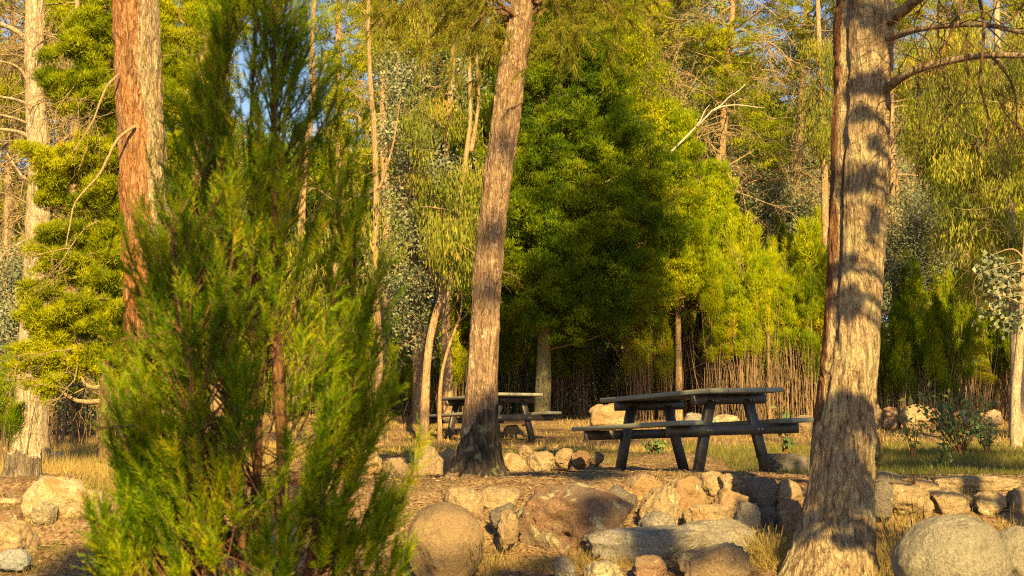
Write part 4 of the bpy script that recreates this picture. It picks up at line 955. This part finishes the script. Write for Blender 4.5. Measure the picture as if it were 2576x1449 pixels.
# left billowy cypress between the pale and the red trunks
def Zat(dy, Y): return P(0, dy, Y)[2]
def billows(name, label, dxb, Y, spots, mat, tmat, tr, nleaf=1000, L=.055, w=.009, path=None, twig=20):
    X0 = gx(dxb, Y); b = onground(X0, Y); t = thing(name, label, 'tree', b)
    p = simple_trunk(DP(path, Y) if path else [b - V(0, 0, .1), V(X0, Y, 3), V(X0 + .1, Y, Zat(-250, Y))], tr, tr * .5, M[tmat], t, b)
    cs, pr, brs = [], [], []
    for (x, y, rx, ry) in spots:
        rx *= 1.2; ry *= 1.3; n = max(6, int(rx * ry / 400)); c = P(x, y, Y)
        ze = c[2] - .3; i = int(np.clip(np.searchsorted(p[:, 2], ze), 0, len(p) - 1)); brs.append((resample([p[i], (p[i] + c) / 2 + V(0, 0, -.1), c], 8), np.linspace(.03, .01, 8)))
        for k in range(n):
            a = rng.uniform(0, 6.283); q_ = math.sqrt(rng.random()); cs.append(P(x + math.cos(a) * q_ * rx, y + math.sin(a) * q_ * ry, Y + rng.normal(0, rx / F * Y * .45))); pr.append(rng.uniform(.12, .22) * Y / 16)
    v, f = tube_paths(brs, 5, 8); mesh('limbs', v, f, M['twig'], t, b, smooth=True)
    sc_, sr_ = sublobes(cs, pr, 6, .5)
    v, f, ti = puff_leaves(sc_, sr_, int(nleaf / 6 * 1.3), L * .85, w * .9, up=.75, flat=.8, shell=.3); mesh('crown', v, f, M[mat], t, b, tint=ti)
    tw = []
    for k in range(twig):
        c = cs[rng.integers(0, len(cs))]; grow(c - V(0, 0, .15), V(rng.normal(), rng.normal(), -.4), rng.uniform(.3, .7), .008, 2, tw, .15, .45, 4, 6, .6)
    if tw: v, f = tube_paths(tw, 4, 6); mesh('twig_sprays', v, f, M['twig'], t, b)
    return t
billows('billowy_cypress', 'bright billowing cypress between the pale left trunk and the red trunk', 268, 13.3,
        [(240, 90, 50, 45), (270, 40, 60, 35), (200, 200, 70, 45), (260, 150, 50, 40), (230, 250, 60, 40), (150, 230, 30, 25), (280, 320, 30, 50), (150, 395, 60, 35), (220, 410, 60, 35), (270, 380, 40, 40), (130, 480, 25, 30), (260, 450, 35, 30),
         (240, 520, 30, 30), (220, 620, 70, 35), (280, 600, 30, 40), (120, 700, 45, 40), (200, 720, 70, 45), (270, 680, 40, 50), (110, 790, 40, 40), (180, 830, 60, 45), (250, 800, 50, 60), (120, 880, 45, 45), (190, 920, 50, 40), (120, 950, 35, 30), (285, 900, 20, 60)],
        'cyp', 'twig_dark', .055, path=[(270, 1160), (268, 900), (262, 600), (268, 300), (272, 0), (275, -250)], twig=46)
billows('billowy_cypress', 'bright billowing cypress just right of the red trunk top', 470, 17,
        [(430, 20, 50, 40), (480, 60, 40, 50), (440, 130, 50, 50), (430, 220, 40, 60), (470, 300, 40, 50), (440, 380, 40, 60), (500, 200, 30, 40), (520, 30, 50, 50), (470, 500, 50, 60), (450, 650, 60, 70), (500, 800, 70, 80), (420, 900, 70, 70)],
        'cyp', 'bark_far', .1, twig=30)
# slender orange gums behind the juniper
def gum(name, label, paths, Y, rads, tmat, clusters, lmat, n=70, L=.13, w=.024, down=.8, crad=.28, wide=.42, group=None, twig=6, base=None):
    b0 = DP(paths[0], Y)[0]; b = onground(b0[0], Y); t = thing(name, label, 'tree', b, group)
    ps = []
    for k, (pt, r) in enumerate(zip(paths, rads)):
        d = DP(pt, Y, Y + (0 if k == 0 else rng.uniform(-.6, .6)))
        if k == 0: d = np.vstack([b - V(0, 0, .1), d[1:]]) if d[0][2] > b[2] else d
        ps.append(simple_trunk(d, r, r * .32, M[tmat], t, b, 12, 36, 'trunk' if k == 0 else 'branch', .02))
    if clusters:
        cs = np.array([P(x, y, Y + dy) for x, y, dy in clusters]); brs = []
        allpts = np.concatenate(ps)
        for c in cs[::2]:
            cand = allpts[allpts[:, 2] < c[2] + .2]
            cand = cand if len(cand) else allpts
            s0 = cand[np.argmin(np.linalg.norm(cand - c, axis=1) + rng.uniform(0, .3, len(cand)))]
            brs.append((resample([s0, (s0 + c) / 2 + rng.normal(0, .12, 3), c + V(0, 0, .1)], 8), np.linspace(.016, .005, 8)))
        v, f = tube_paths(brs, 4, 8); mesh('limbs', v, f, M['twig'], t, b, smooth=True)
        v, f, ti = clump_kites(cs, crad * rng.uniform(.7, 1.3, len(cs)), n, L, w, down, wide=wide); mesh('crown', v, f, M[lmat], t, b, tint=ti)
        tw = []
        for k in range(twig * 3):
            c = cs[rng.integers(0, len(cs))]; grow(c, V(rng.normal(), rng.normal(), rng.normal() * .6), rng.uniform(.3, .8), .007, 2, tw, .1, .5, 3, 6, .6)
        if tw: v, f = tube_paths(tw, 3, 6); mesh('twig_sprays', v, f, M['twig'], t, b)
    return t
def cloud(n, x0, x1, y0, y1, sd=.8):
    return [(rng.uniform(x0, x1), rng.uniform(y0, y1), rng.normal(0, sd)) for _ in range(n)]
gum('slender_gum', 'slender orange-barked gum with a sinuous stem left of centre', [[(735, 1130), (738, 980), (745, 800), (757, 600), (768, 400), (782, 300), (788, 200), (783, 120), (790, 0), (795, -200)]], 18.5, [.062], 'bark_orange', cloud(14, 700, 860, 560, 900, .5), 'gum', 60)
gum('slender_gum', 'straight orange gum stem with dark scars right of the juniper top', [[(955, 1110), (952, 860), (945, 700), (946, 500), (940, 300), (930, 80), (935, -150)], [(945, 500), (985, 380), (1010, 240)]], 20, [.06, .02], 'bark_orange', cloud(10, 880, 1010, 520, 760, .5), 'gum', 50)
gum('pale_sapling_gum', 'pale leaning gum stem curving up left of the far picnic table', [[(1068, 1070), (1072, 960), (1082, 860), (1098, 780), (1113, 720), (1125, 640), (1148, 540), (1172, 400), (1184, 300), (1182, 190), (1178, 40)], [(1108, 740), (1085, 700), (1080, 670)], [(1186, 380), (1205, 260), (1200, 140), (1206, 30)]], 21.5, [.062, .02, .03], 'bark_orange', cloud(8, 1090, 1200, 560, 700, .5), 'gum', 60)
gum('pale_sapling_gum', 'thin forked pale stem beside the leaning gum left of the far table', [[(1108, 1060), (1116, 930), (1135, 860), (1155, 800), (1160, 740)], [(1150, 815), (1135, 850), (1120, 760), (1142, 720)]], 21.9, [.034, .014], 'bark_orange', [], 'gum')
# grey leaved gum, centre left
gc = cloud(46, 950, 1190, 150, 420, .7) + cloud(34, 960, 1130, 420, 720, .7) + cloud(16, 980, 1100, 700, 900, .6)
gum('grey_gum', 'grey-leaved gum with round silvery leaves left of the big green conifer', [[(1060, 1080), (1050, 800), (1040, 500), (1060, 250), (1080, 60)]], 25, [.11], 'bark_far', gc, 'grey', 330, .055, .04, .2, .36, .5, twig=18)
gum('weeping_gum', 'yellow-green weeping gum hanging over the silvery gum left of centre', [[(1130, 1080), (1120, 700), (1125, 350), (1140, 100), (1150, -100)]], 24, [.08], 'bark_orange', cloud(30, 1030, 1180, 190, 560, .5) + cloud(20, 1040, 1240, -20, 140, .6) + cloud(14, 1060, 1180, 380, 640, .5) + [(x_, y_, -3.1) for x_, y_, _ in cloud(20, 1115, 1205, 430, 690, .1)], 'gum', 230, .10, .015, .9, .28, twig=12)
gum('grey_gum', 'grey-leaved gum foliage at the far left edge behind the pale tree', [[(25, 1100), (20, 800), (15, 500)]], 22, [.07], 'bark_far', cloud(44, -40, 70, 640, 980, .7) + cloud(20, 150, 240, 900, 1060, .5), 'grey', 300, .05, .034, .35, .32, .5, twig=14)
# the big central conifer
cs_shape = lambda u: float(np.interp(u, [0, .08, .2, .35, .5, .7, 1], [.85, .95, 1., .98, .85, .62, .3]))
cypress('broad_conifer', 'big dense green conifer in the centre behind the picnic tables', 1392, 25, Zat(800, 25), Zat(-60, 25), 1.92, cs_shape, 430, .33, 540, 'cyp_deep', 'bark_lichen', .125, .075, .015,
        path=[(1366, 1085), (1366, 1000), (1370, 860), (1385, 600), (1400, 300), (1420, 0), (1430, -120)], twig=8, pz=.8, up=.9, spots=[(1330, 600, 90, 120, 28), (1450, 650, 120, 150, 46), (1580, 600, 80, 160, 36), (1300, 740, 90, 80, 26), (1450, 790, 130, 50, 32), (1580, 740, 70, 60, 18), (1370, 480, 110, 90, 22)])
cypress('broad_conifer', 'brighter green conifer top rising behind the big central one', 1470, 27.5, Zat(500, 27.5), Zat(-160, 27.5), 1.75, lambda u: 1 - .5 * u, 260, .38, 480, 'cyp', 'bark_far', .13, .08, .017, pz=.8, up=.9)
cypress('broad_conifer', 'lower left shoulder conifer between the leaning trunk and pale gum', 1190, 25.6, Zat(830, 25.6), Zat(330, 25.6), .75, cone, 110, .26, 480, 'cyp', 'bark_far', .07, .075, .015, pz=.85, up=1.)
# bright narrow young conifers right of it
cypress('young_conifer', 'bright yellow-green pointed conifer right of the big central one', 1710, 25.5, Zat(760, 25.5), Zat(300, 25.5), .78, cone, 120, .24, 460, 'sap', 'bark_far', .06, .09, .015, pz=1., up=1.2)
cypress('young_conifer', 'small bright pointed conifer above the thicket, behind the white dead branch', 1800, 27, Zat(740, 27), Zat(430, 27), .62, cone, 70, .24, 420, 'sap', 'bark_far', .05, .09, .015, pz=1., up=1.2)
# tall pines with bare twigs
irr = lambda u: .55 + .45 * math.sin(9 * u + 1)
for (dx, Y, zb, rm, npf, tw_, lab, tmat, pth) in [
    (985, 32, 260, 1.5, 50, 40, 'tall pine with tangled dead twigs left of centre', 'bark_far', [(975, 1080), (970, 600), (965, 300), (960, 120), (955, -200)]),
    (1640, 30, 180, 1.7, 50, 34, 'tall thin-topped pine right of the central conifer', 'bark_far', [(1600, 1080), (1600, 800), (1625, 400), (1630, 200), (1641, 0), (1650, -200)]),
    (1815, 29, 430, 2.0, 56, 64, 'tall twiggy pine with a bleached branch in front', 'bark_orange', [(1800, 1080), (1802, 600), (1812, 420), (1822, 270), (1835, 100), (1850, -200)]),
    (2010, 31, 330, 2.2, 56, 60, 'tall twiggy pine left of the thick grey trunk', 'bark_far', [(2005, 1080), (2003, 600), (2012, 300), (2025, 100), (2040, -200)]),
    (180, 24, 300, 2.0, 46, 56, 'tall twiggy pine behind the billowing cypress at the left', 'bark_far', [(175, 1100), (180, 600), (190, 200), (200, -200)]),
    (20, 27, 420, 1.9, 46, 50, 'tall twiggy pine at the far left edge', 'bark_far', [(20, 1100), (22, 600), (30, 200), (35, -200)]),
    (545, 30, 400, 1.0, 40, 24, 'tall pine hidden behind the feathery juniper', 'bark_far', [(545, 1100), (550, 600), (555, 200), (555, -200)]),
    (865, 27, 620, .8, 34, 26, 'orange-stemmed pine behind the right fronds of the juniper', 'bark_orange', [(838, 1090), (845, 700), (855, 400), (850, 100), (860, -200)]),
    (2250, 29, 240, 1.7, 40, 54, 'tall twiggy pine just right of the thick grey trunk', 'bark_far', [(2262, 1080), (2255, 600), (2240, 200), (2230, -200)]),
    (2420, 34, 260, 2.2, 60, 40, 'tall pine behind the weeping gum at the right', 'bark_far', [(2420, 1080), (2425, 600), (2410, 200), (2400, -200)])]:
    cypress('tall_pine', lab, dx, Y, Zat(zb, Y), Zat(-120, Y), rm, irr, int(npf * 1.5), .33, 380, 'cyp', tmat, .13 * Y / 30, .08, .018, path=pth, twig=tw_, pz=.62, up=.7)
# bleached dead branch
b = P(1708, 362, 25); t = thing('dead_branch', 'bleached white forked dead branch above the bright conifer', 'branch', b)
for pts, r in [([(1685, 386), (1708, 362), (1740, 330), (1771, 300), (1800, 275), (1822, 262), (1840, 244), (1857, 232), (1875, 211)], .021), ([(1795, 278), (1812, 270), (1838, 267), (1870, 265), (1900, 269), (1922, 269)], .015), ([(1752, 318), (1766, 296), (1774, 280), (1788, 262)], .014)]:
    limb('limb', DP(pts, 25, 25.1), r, r * .3, M['dead_white'], t, b, 8, 24, .05)
# lower-right grey gum between the pines
gum('grey_gum', 'silvery-leaved gum low between the twiggy pines left of the thick trunk', [[(1995, 1070), (1990, 700), (1985, 450)]], 30.5, [.08], 'bark_pale', cloud(60, 1860, 2060, 440, 700, .8) + cloud(24, 1700, 1900, 260, 480, .8), 'grey', 300, .06, .04, .3, .36, .5, twig=14)
gum('grey_gum', 'silvery-leaved gum clump right of the thick grey trunk at mid height', [[(2300, 1070), (2310, 850), (2320, 600)]], 27.5, [.05], 'bark_far', cloud(46, 2225, 2350, 500, 730, .5) + cloud(20, 2320, 2420, 430, 640, .6), 'grey', 300, .05, .032, .2, .30, .5, twig=14)
# weeping gum upper right
gum('weeping_gum', 'large yellow-green weeping gum filling the upper right corner', [[(2560, 1060), (2550, 700), (2530, 400), (2510, 150), (2500, -150)], [(2540, 500), (2450, 350), (2380, 200)], [(2530, 400), (2600, 200)]], 22, [.10, .05, .05], 'bark_pale',
    cloud(120, 2290, 2620, 60, 420, .9) + cloud(60, 2350, 2620, 380, 640, .9) + cloud(30, 2420, 2620, 600, 740, .7), 'gum', 270, .10, .015, .72, .29, twig=44)
gum('weeping_gum', 'weeping gum foliage peeking left of the thick grey trunk top', [[(2080, 1060), (2075, 500), (2060, 100), (2050, -200)]], 27, [.09], 'bark_far', cloud(34, 2035, 2110, 60, 400, .6), 'gum', 220, .10, .016, .88, .3, twig=6)
gum('edge_gum', 'slender pale gum trunk at the right edge with silvery leaves', [[(2556, 1050), (2556, 1000), (2562, 900), (2570, 780), (2577, 650), (2587, 400)]], 19.5, [.07], 'bark_pale', cloud(16, 2480, 2560, 660, 830, .25), 'grey', 40, .085, .06, .2, .2, .5, twig=3)
# white-flowering scrub glimpsed under the central conifer
gum('grey_gum', 'pale silvery shrub glimpsed beneath the central conifer', [[(1520, 1060), (1520, 900)]], 28, [.03], 'twig', cloud(30, 1450, 1580, 880, 1010, .5), 'grey', 160, .05, .035, .2, .3, .5, twig=4)

# far backdrop trees
BD = 'the far wooded backdrop behind the clearing'
k = 0
for dx in np.linspace(-150, 2720, 21):
    Y = rng.uniform(40, 56); dxx = dx + rng.uniform(-40, 40)
    if 690 < dxx < 780: dxx += 90
    top = rng.uniform(60, 330) if rng.random() < .5 else rng.uniform(-50, 150)
    kindg = k % 3
    if 430 < dxx < 1000: top = rng.uniform(380, 520)
    if dxx < 110: top = rng.uniform(480, 560)
    if 1930 < dxx < 2200: top = rng.uniform(240, 330)
    cypress('far_tree', 'distant tree in the dense woods closing off the view behind the pines', dxx, Y, Zat(1110, Y), Zat(top, Y), rng.uniform(2.6, 3.6), lambda u: max(.35, egg(u)), 190, .8, 260, ['cyp_deep', 'grey', 'cyp'][kindg], 'bark_far', .2, .22, .05, group='distant woodland trees', pz=.8)
    k += 1

# dark understorey closing the view between the stems
for k, dx in enumerate(np.linspace(-80, 2660, 26)):
    Y = rng.uniform(31, 37); t_ = rng.uniform(800, 930)
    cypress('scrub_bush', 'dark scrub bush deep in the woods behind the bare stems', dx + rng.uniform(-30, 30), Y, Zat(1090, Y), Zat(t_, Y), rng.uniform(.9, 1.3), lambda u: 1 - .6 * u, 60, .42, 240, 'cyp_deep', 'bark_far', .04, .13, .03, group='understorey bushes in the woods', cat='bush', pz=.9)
# ------------------------------------------------------------------ sapling thicket
def make_sapling(h, crown_from, r, mat, seed, dense=1.):
    t = thing('young_cypress', 'slender young cypress', 'young tree', (0, 0, 0), 'young cypresses in the thicket')
    p = resample([V(0, 0, -.1), V(rng.normal(0, .05), rng.normal(0, .05), h * .5), V(rng.normal(0, .1), rng.normal(0, .1), h)], 20)
    v, f = tubes(p[None], np.linspace(.022, .006, 20)[None], 6); mesh('stem', v, f, M['stem_sap'], t, smooth=True)
    cs, pr, tw = [], [], []
    n = int(38 * dense)
    for k in range(n):
        u = rng.random(); z = h * (crown_from + (1.02 - crown_from) * u); a = rng.uniform(0, 6.283)
        rr = r * ((1 - u) ** .6 * .95 + .05) * rng.uniform(.3, 1) * (.7 + .3 * min(1, u * 5)); c0 = V(np.interp(z, p[:, 2], p[:, 0]), np.interp(z, p[:, 2], p[:, 1]), z)
        cs.append(c0 + V(math.cos(a) * rr, math.sin(a) * rr, 0)); pr.append(rng.uniform(.07, .14) * (1.15 - .55 * u))
    v, f, ti = puff_leaves(np.array(cs), np.array(pr), 150, .085, .011, up=1.5, flat=1.8, shell=.2); mesh('crown', v, f, M[mat], t, tint=ti)
    for k in range(15):
        z = h * rng.uniform(-.02, crown_from * .55); a = rng.uniform(0, 6.283)
        of = rng.uniform(.08, .42); z = z * (k % 2)
        grow(V(np.interp(z, p[:, 2], p[:, 0]) + math.cos(a) * of, np.interp(z, p[:, 2], p[:, 1]) + math.sin(a) * of, z - .05), V(rng.normal() * .07, rng.normal() * .07, 1), h * rng.uniform(.35, .72), .0085, 1 if k % 5 == 0 else 0, tw, .0, .07, 2, 6, .35)
    v, f = tube_paths(tw, 3, 6); mesh('twig_sprays', v, f, M['stem_sap'], t)
    return t
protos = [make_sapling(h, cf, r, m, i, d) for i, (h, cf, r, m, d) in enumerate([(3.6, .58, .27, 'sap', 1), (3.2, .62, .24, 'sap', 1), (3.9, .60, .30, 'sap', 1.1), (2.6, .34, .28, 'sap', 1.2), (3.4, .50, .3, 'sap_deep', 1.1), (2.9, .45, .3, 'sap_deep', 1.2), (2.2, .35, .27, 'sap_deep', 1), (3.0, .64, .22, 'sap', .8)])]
used = set()
def sap(dx, Y, top, pi, label, group):
    x = gx(dx, Y); b = onground(x, Y); h0 = [3.6, 3.2, 3.9, 2.6, 3.4, 2.9, 2.2, 3.0][pi]
    sc = max(.35, (Zat(top, Y) - b[2]) / h0); r = protos[pi]; sxy = rng.uniform(.85, 1.2) * min(1.15, max(.75, sc))
    rot = (rng.normal(0, .02), rng.normal(0, .02), rng.uniform(0, 6.28))
    if pi not in used:
        used.add(pi); r.location = b; r.rotation_euler = rot; r.scale = (sxy, sxy, sc); r['label'] = label; r['group'] = group; return r
    return dup(r, b, rot, label, group, (sxy, sxy, sc))
G1 = ('slim young cypress with bare pale stem in the sunlit thicket behind the near table', 'sunlit young cypresses behind the near table')
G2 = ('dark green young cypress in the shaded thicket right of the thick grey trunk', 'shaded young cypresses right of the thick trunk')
G3 = ('small young cypress among the stems left of the far table', 'young cypresses left of the far table')
G4 = ('thin dark stemmed young cypress beneath the big central conifer', 'young cypresses under the central conifer')
for k in range(160):
    front = k % 5 < 2
    dx = rng.uniform(1780, 2110) if front else rng.uniform(1600, 2110); Y = rng.uniform(24.2, 25.6) if front else rng.uniform(25.6, 29.5)
    top = np.interp(dx, [1600, 1700, 1800, 1900, 2000, 2100], [760, 640, 600, 560, 590, 560]) + (rng.uniform(60, 220) if front else rng.uniform(-40, 150))
    sap(dx, Y, top, int(rng.choice([0, 1, 2, 3, 7, 4], p=[.24, .2, .2, .12, .16, .08])), *G1)
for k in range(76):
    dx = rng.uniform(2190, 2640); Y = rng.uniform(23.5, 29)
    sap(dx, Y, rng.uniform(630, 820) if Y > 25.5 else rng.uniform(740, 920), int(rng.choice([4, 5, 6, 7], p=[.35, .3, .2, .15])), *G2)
for k in range(30):
    dx = rng.uniform(640, 1180); Y = rng.uniform(23.5, 29)
    sap(dx, Y, rng.uniform(740, 940), int(rng.choice([0, 1, 3, 5, 6])), *G3)
for k in range(26):
    dx = rng.uniform(1230, 1620); Y = rng.uniform(26.5, 30)
    sap(dx, Y, rng.uniform(760, 860), int(rng.choice([4, 5, 7])), *G4)
for k in range(12):
    dx = rng.uniform(-60, 330); Y = rng.uniform(19.5, 25)
    sap(dx, Y, rng.uniform(860, 1000), int(rng.choice([0, 3, 6])), 'small yellow-green young cypress behind the golden grass at the left', 'young cypresses at the left')
sap(20, 14, 905, 6, 'bushy dark young cypress at the left edge behind the stump', None)
for i, pr_ in enumerate(protos):
    if i not in used:
        for ch in list(pr_.children): bpy.data.objects.remove(ch)
        bpy.data.objects.remove(pr_)

# ------------------------------------------------------------------ gum seedlings
def seedling(label, x0, y0, x1, y1, Y, n, L, w, mat='seed', stems_=5):
    a, b = P(x0, y1, Y), P(x1, y0, Y); base = onground((a[0] + b[0]) / 2, Y); t = thing('gum_seedling', label, 'shrub', base)
    st, lb, ld = [], [], []
    for k in range(stems_):
        e = V(rng.uniform(a[0], b[0]), Y + rng.uniform(-.3, .3) * (b[0] - a[0]), rng.uniform(b[2] * .55 + a[2] * .45, b[2]))
        p = resample([base - V(0, 0, .03), base * .5 + e * .5 + V(0, 0, .03), e], 10); st.append((p, np.linspace(.008, .0025, 10)))
        m = max(3, n // stems_); i = rng.uniform(3, 8.99, m); ia = i.astype(int); lb.append(p[ia] + (p[ia + 1] - p[ia]) * (i - ia)[:, None] + rng.normal(0, .06 * (b[0] - a[0]), (m, 3)))
    lb = np.concatenate(lb); ld = sph(len(lb)) + V(0, 0, .1)
    v, f = tube_paths(st, 5, 10); mesh('stem', v, f, M['twig_red'], t, base)
    v, f, ti = kites(lb, ld, L * rng.uniform(.6, 1.2, len(lb)), w * rng.uniform(.7, 1.2, len(lb)), rng.random(len(lb)), .4); mesh('leaves', v, f, M[mat], t, base, tint=ti)
seedling('broad leafy green gum shrub in the shaded grass on the right', 2300, 990, 2530, 1092, 17, 420, .085, .036, stems_=22)
seedling('small gum seedling in front of the leafy gum shrub', 2340, 1110, 2405, 1180, 14.2, 70, .07, .035)
seedling('blue-green seedling above the right seat of the near table', 1940, 1022, 2006, 1078, 15.5, 60, .09, .07)
seedling('low green seedlings seen beneath the near table', 1600, 1102, 1690, 1134, 17.5, 110, .07, .04, stems_=8)
seedling('tiny seedling beside the short burnt post', 2196, 1085, 2222, 1125, 13.7, 12, .06, .045)
seedling('sparse dark-leaved seedling left of the leafy gum shrub', 2262, 1040, 2330, 1100, 16.5, 60, .08, .03)
seedling('broad low seedling right of the leafy gum shrub', 2440, 1045, 2530, 1095, 16.6, 90, .08, .035)
# ------------------------------------------------------------------ unseen trees added to cast shade on the clearing
def shade_tree(label, spots, dens, seedx, off=0., L=.13, w=.024):
    """spots: (dx, dy, Y, radius, yback): a crown clump standing sunward of what it shades"""
    cs, rs = [], []
    for dx, dy, Y, r, yb, dn in spots:
        p0 = P(dx, dy, Y); s_ = (yb - Y) / SUN[1]; c = p0 + SUN * s_
        n = max(4, int(dn * 9 * (r / .6) ** 2))
        for k in range(n): cs.append(c + sph(1)[0] * r * rng.random() ** .4 * V(1, 1, 1)); rs.append(min(.22 + .06 * r, r * .55))
    cs = np.array(cs); m = cs.mean(0) + V(off, 0, 0); b = onground(m[0], m[1]); t = thing('added_shade_pine', label, 'tree', b, 'unseen pines added for shade')
    top = cs[:, 2].max()
    p = simple_trunk([b - V(0, 0, .2), V(m[0], m[1], (b[2] + top) / 2), V(m[0], m[1], top)], .14, .04, M['bark_far'], t, b)
    brs = []
    for c in cs[::4]:
        i = int(np.clip(np.searchsorted(p[:, 2], c[2] - .4), 0, 38)); brs.append((resample([p[i], (p[i] + c) / 2, c], 8), np.linspace(.03, .008, 8)))
    v, f = tube_paths(brs, 4, 8); mesh('limbs', v, f, M['twig'], t, b)
    v, f, ti = puff_leaves(cs, np.array(rs), dens, L, w, shell=.1); mesh('crown', v, f, M['cyp_deep'], t, b, tint=ti)
#SHADE
shade_tree('unseen pine added behind the viewpoint to shade the near picnic table', [(1880, 1120, 13.2, .45, -4, 1.), (1800, 1060, 13, .5, -4, 1.1), (1960, 1090, 13.2, .45, -4, 1.0), (1740, 1150, 13.2, .35, -4, .8), (1450, 1190, 12, .35, -4, .7), (2050, 1170, 12.5, .4, -4, .8), (1400, 1188, 11.3, .25, -4, .8), (2000, 1200, 11.5, .35, -4, .9)], 240, 1, 3.2)
shade_tree('unseen pine added behind the viewpoint to shade the central conifer', [(1600, 400, 24.2, .5, -8, 1.), (1540, 500, 24.2, .6, -8, 1.), (1640, 560, 24.2, .6, -8, 1.1), (1560, 640, 24.2, .7, -8, 1.1), (1450, 640, 24.2, .5, -8, 1.), (1640, 700, 24.2, .5, -8, 1.), (1430, 760, 24.2, .7, -8, 1.), (1560, 780, 24.2, .7, -8, 1.1), (1320, 790, 24.2, .6, -8, .9), (1350, 560, 24.2, .35, -8, .9), (1580, 250, 24.2, .4, -8, .9), (1540, 330, 24.2, .35, -8, .9), (1600, 900, 25, 1., -8, 1.), (1400, 950, 25, 1.1, -8, 1.1), (1250, 960, 25, .7, -8, .8)], 200, 2, 2.)
shade_tree('unseen pine added behind the viewpoint to shade the right thicket', [(2300, 900, 24, 1.0, -8, .9), (2450, 880, 24, 1.0, -8, .9), (2560, 960, 22, .9, -8, .8), (2380, 1120, 15, .7, -8, 1.), (2540, 1120, 15, .8, -8, 1.), (2260, 1130, 14, .5, -8, .9), (2300, 1100, 17, .6, -8, 1.), (2460, 1100, 17.5, .8, -8, 1.1), (2300, 1190, 11.6, .3, -8, 1.), (2500, 1190, 11.6, .4, -8, 1.)], 240, 3, 4.)
rr_ = np.random.default_rng(5); dp = []
for x, y, r, sx, sy in [(2105, 480, .11, 1.2, 1.), (2150, 510, .06, 1., .6), (2190, 255, .08, 1.4, .5), (2160, 280, .05, 1.6, .4), (2125, 60, .05, .5, 1.6), (2155, 120, .04, 1.6, .5), (2130, 340, .04, 1.4, .6), (2170, 620, .05, .7, 1.6), (2110, 700, .05, 1.4, .6), (2105, 800, .08, 1.2, .8), (2170, 410, .04, 1.2, .6),
                       (2070, 1040, .1, 1.3, .8), (2140, 1100, .07, 1., 1.2), (2090, 1200, .1, .8, 1.5), (2160, 1290, .1, 1.2, .7), (2060, 1350, .1, 1.4, .8), (2130, 1420, .1, 1.5, .6)]:
    for k in range(7): dp.append((x + rr_.normal(0, r * 260 * sx), y + rr_.normal(0, r * 260 * sy), 8.5, r * rr_.uniform(.25, .6), 4.6, 1.))
shade_tree('unseen pine added just outside the frame to dapple the thick grey trunk', dp, 26, 4, 1.6, .05, .012)
shade_tree('unseen pine added behind the viewpoint to shade the foot of the thick trunk', [(2100, 1320, 8.5, .22, -5, .35), (2070, 1120, 8.5, .14, -5, .35), (1900, 1300, 9.3, .2, -5, .8)], 90, 7, 2.4, .10, .02)
shade_tree('unseen pine added behind the viewpoint to shade the juniper and lower left soil', [(480, 400, 5, .25, -5, 1.), (420, 800, 5, .2, -5, 1.), (600, 1040, 5, .18, -5, .9), (560, 1280, 5, .24, -5, .9), (760, 1380, 5, .2, -5, .8), (330, 1180, 5, .14, -5, .8), (150, 1430, 8.2, .4, -5, 1.3), (330, 1400, 8, .4, -5, 1.2), (650, 1380, 7.5, .35, -5, .9), (600, 200, 5, .15, -5, .6)], 160, 5, -4.2)
shade_tree('unseen pine added behind the viewpoint to shade the charred tree base', [(1210, 1130, 11, .22, -6, 1.6), (1215, 1060, 11, .15, -6, 1.), (1240, 610, 11, .1, -6, 1.6), (1225, 760, 11, .08, -6, 1.2), (1265, 400, 11, .07, -6, 1.), (1350, 1195, 11.5, .3, -6, 1.), (1480, 1215, 11, .22, -6, 1.), (1500, 1320, 9.3, .16, -6, 1.), (1640, 1390, 8.8, .2, -6, 1.1), (1800, 1425, 8.6, .16, -6, 1.), (1380, 1430, 8.5, .2, -6, 1.)], 160, 6, -1.7)
print('objects', len(bpy.data.objects))
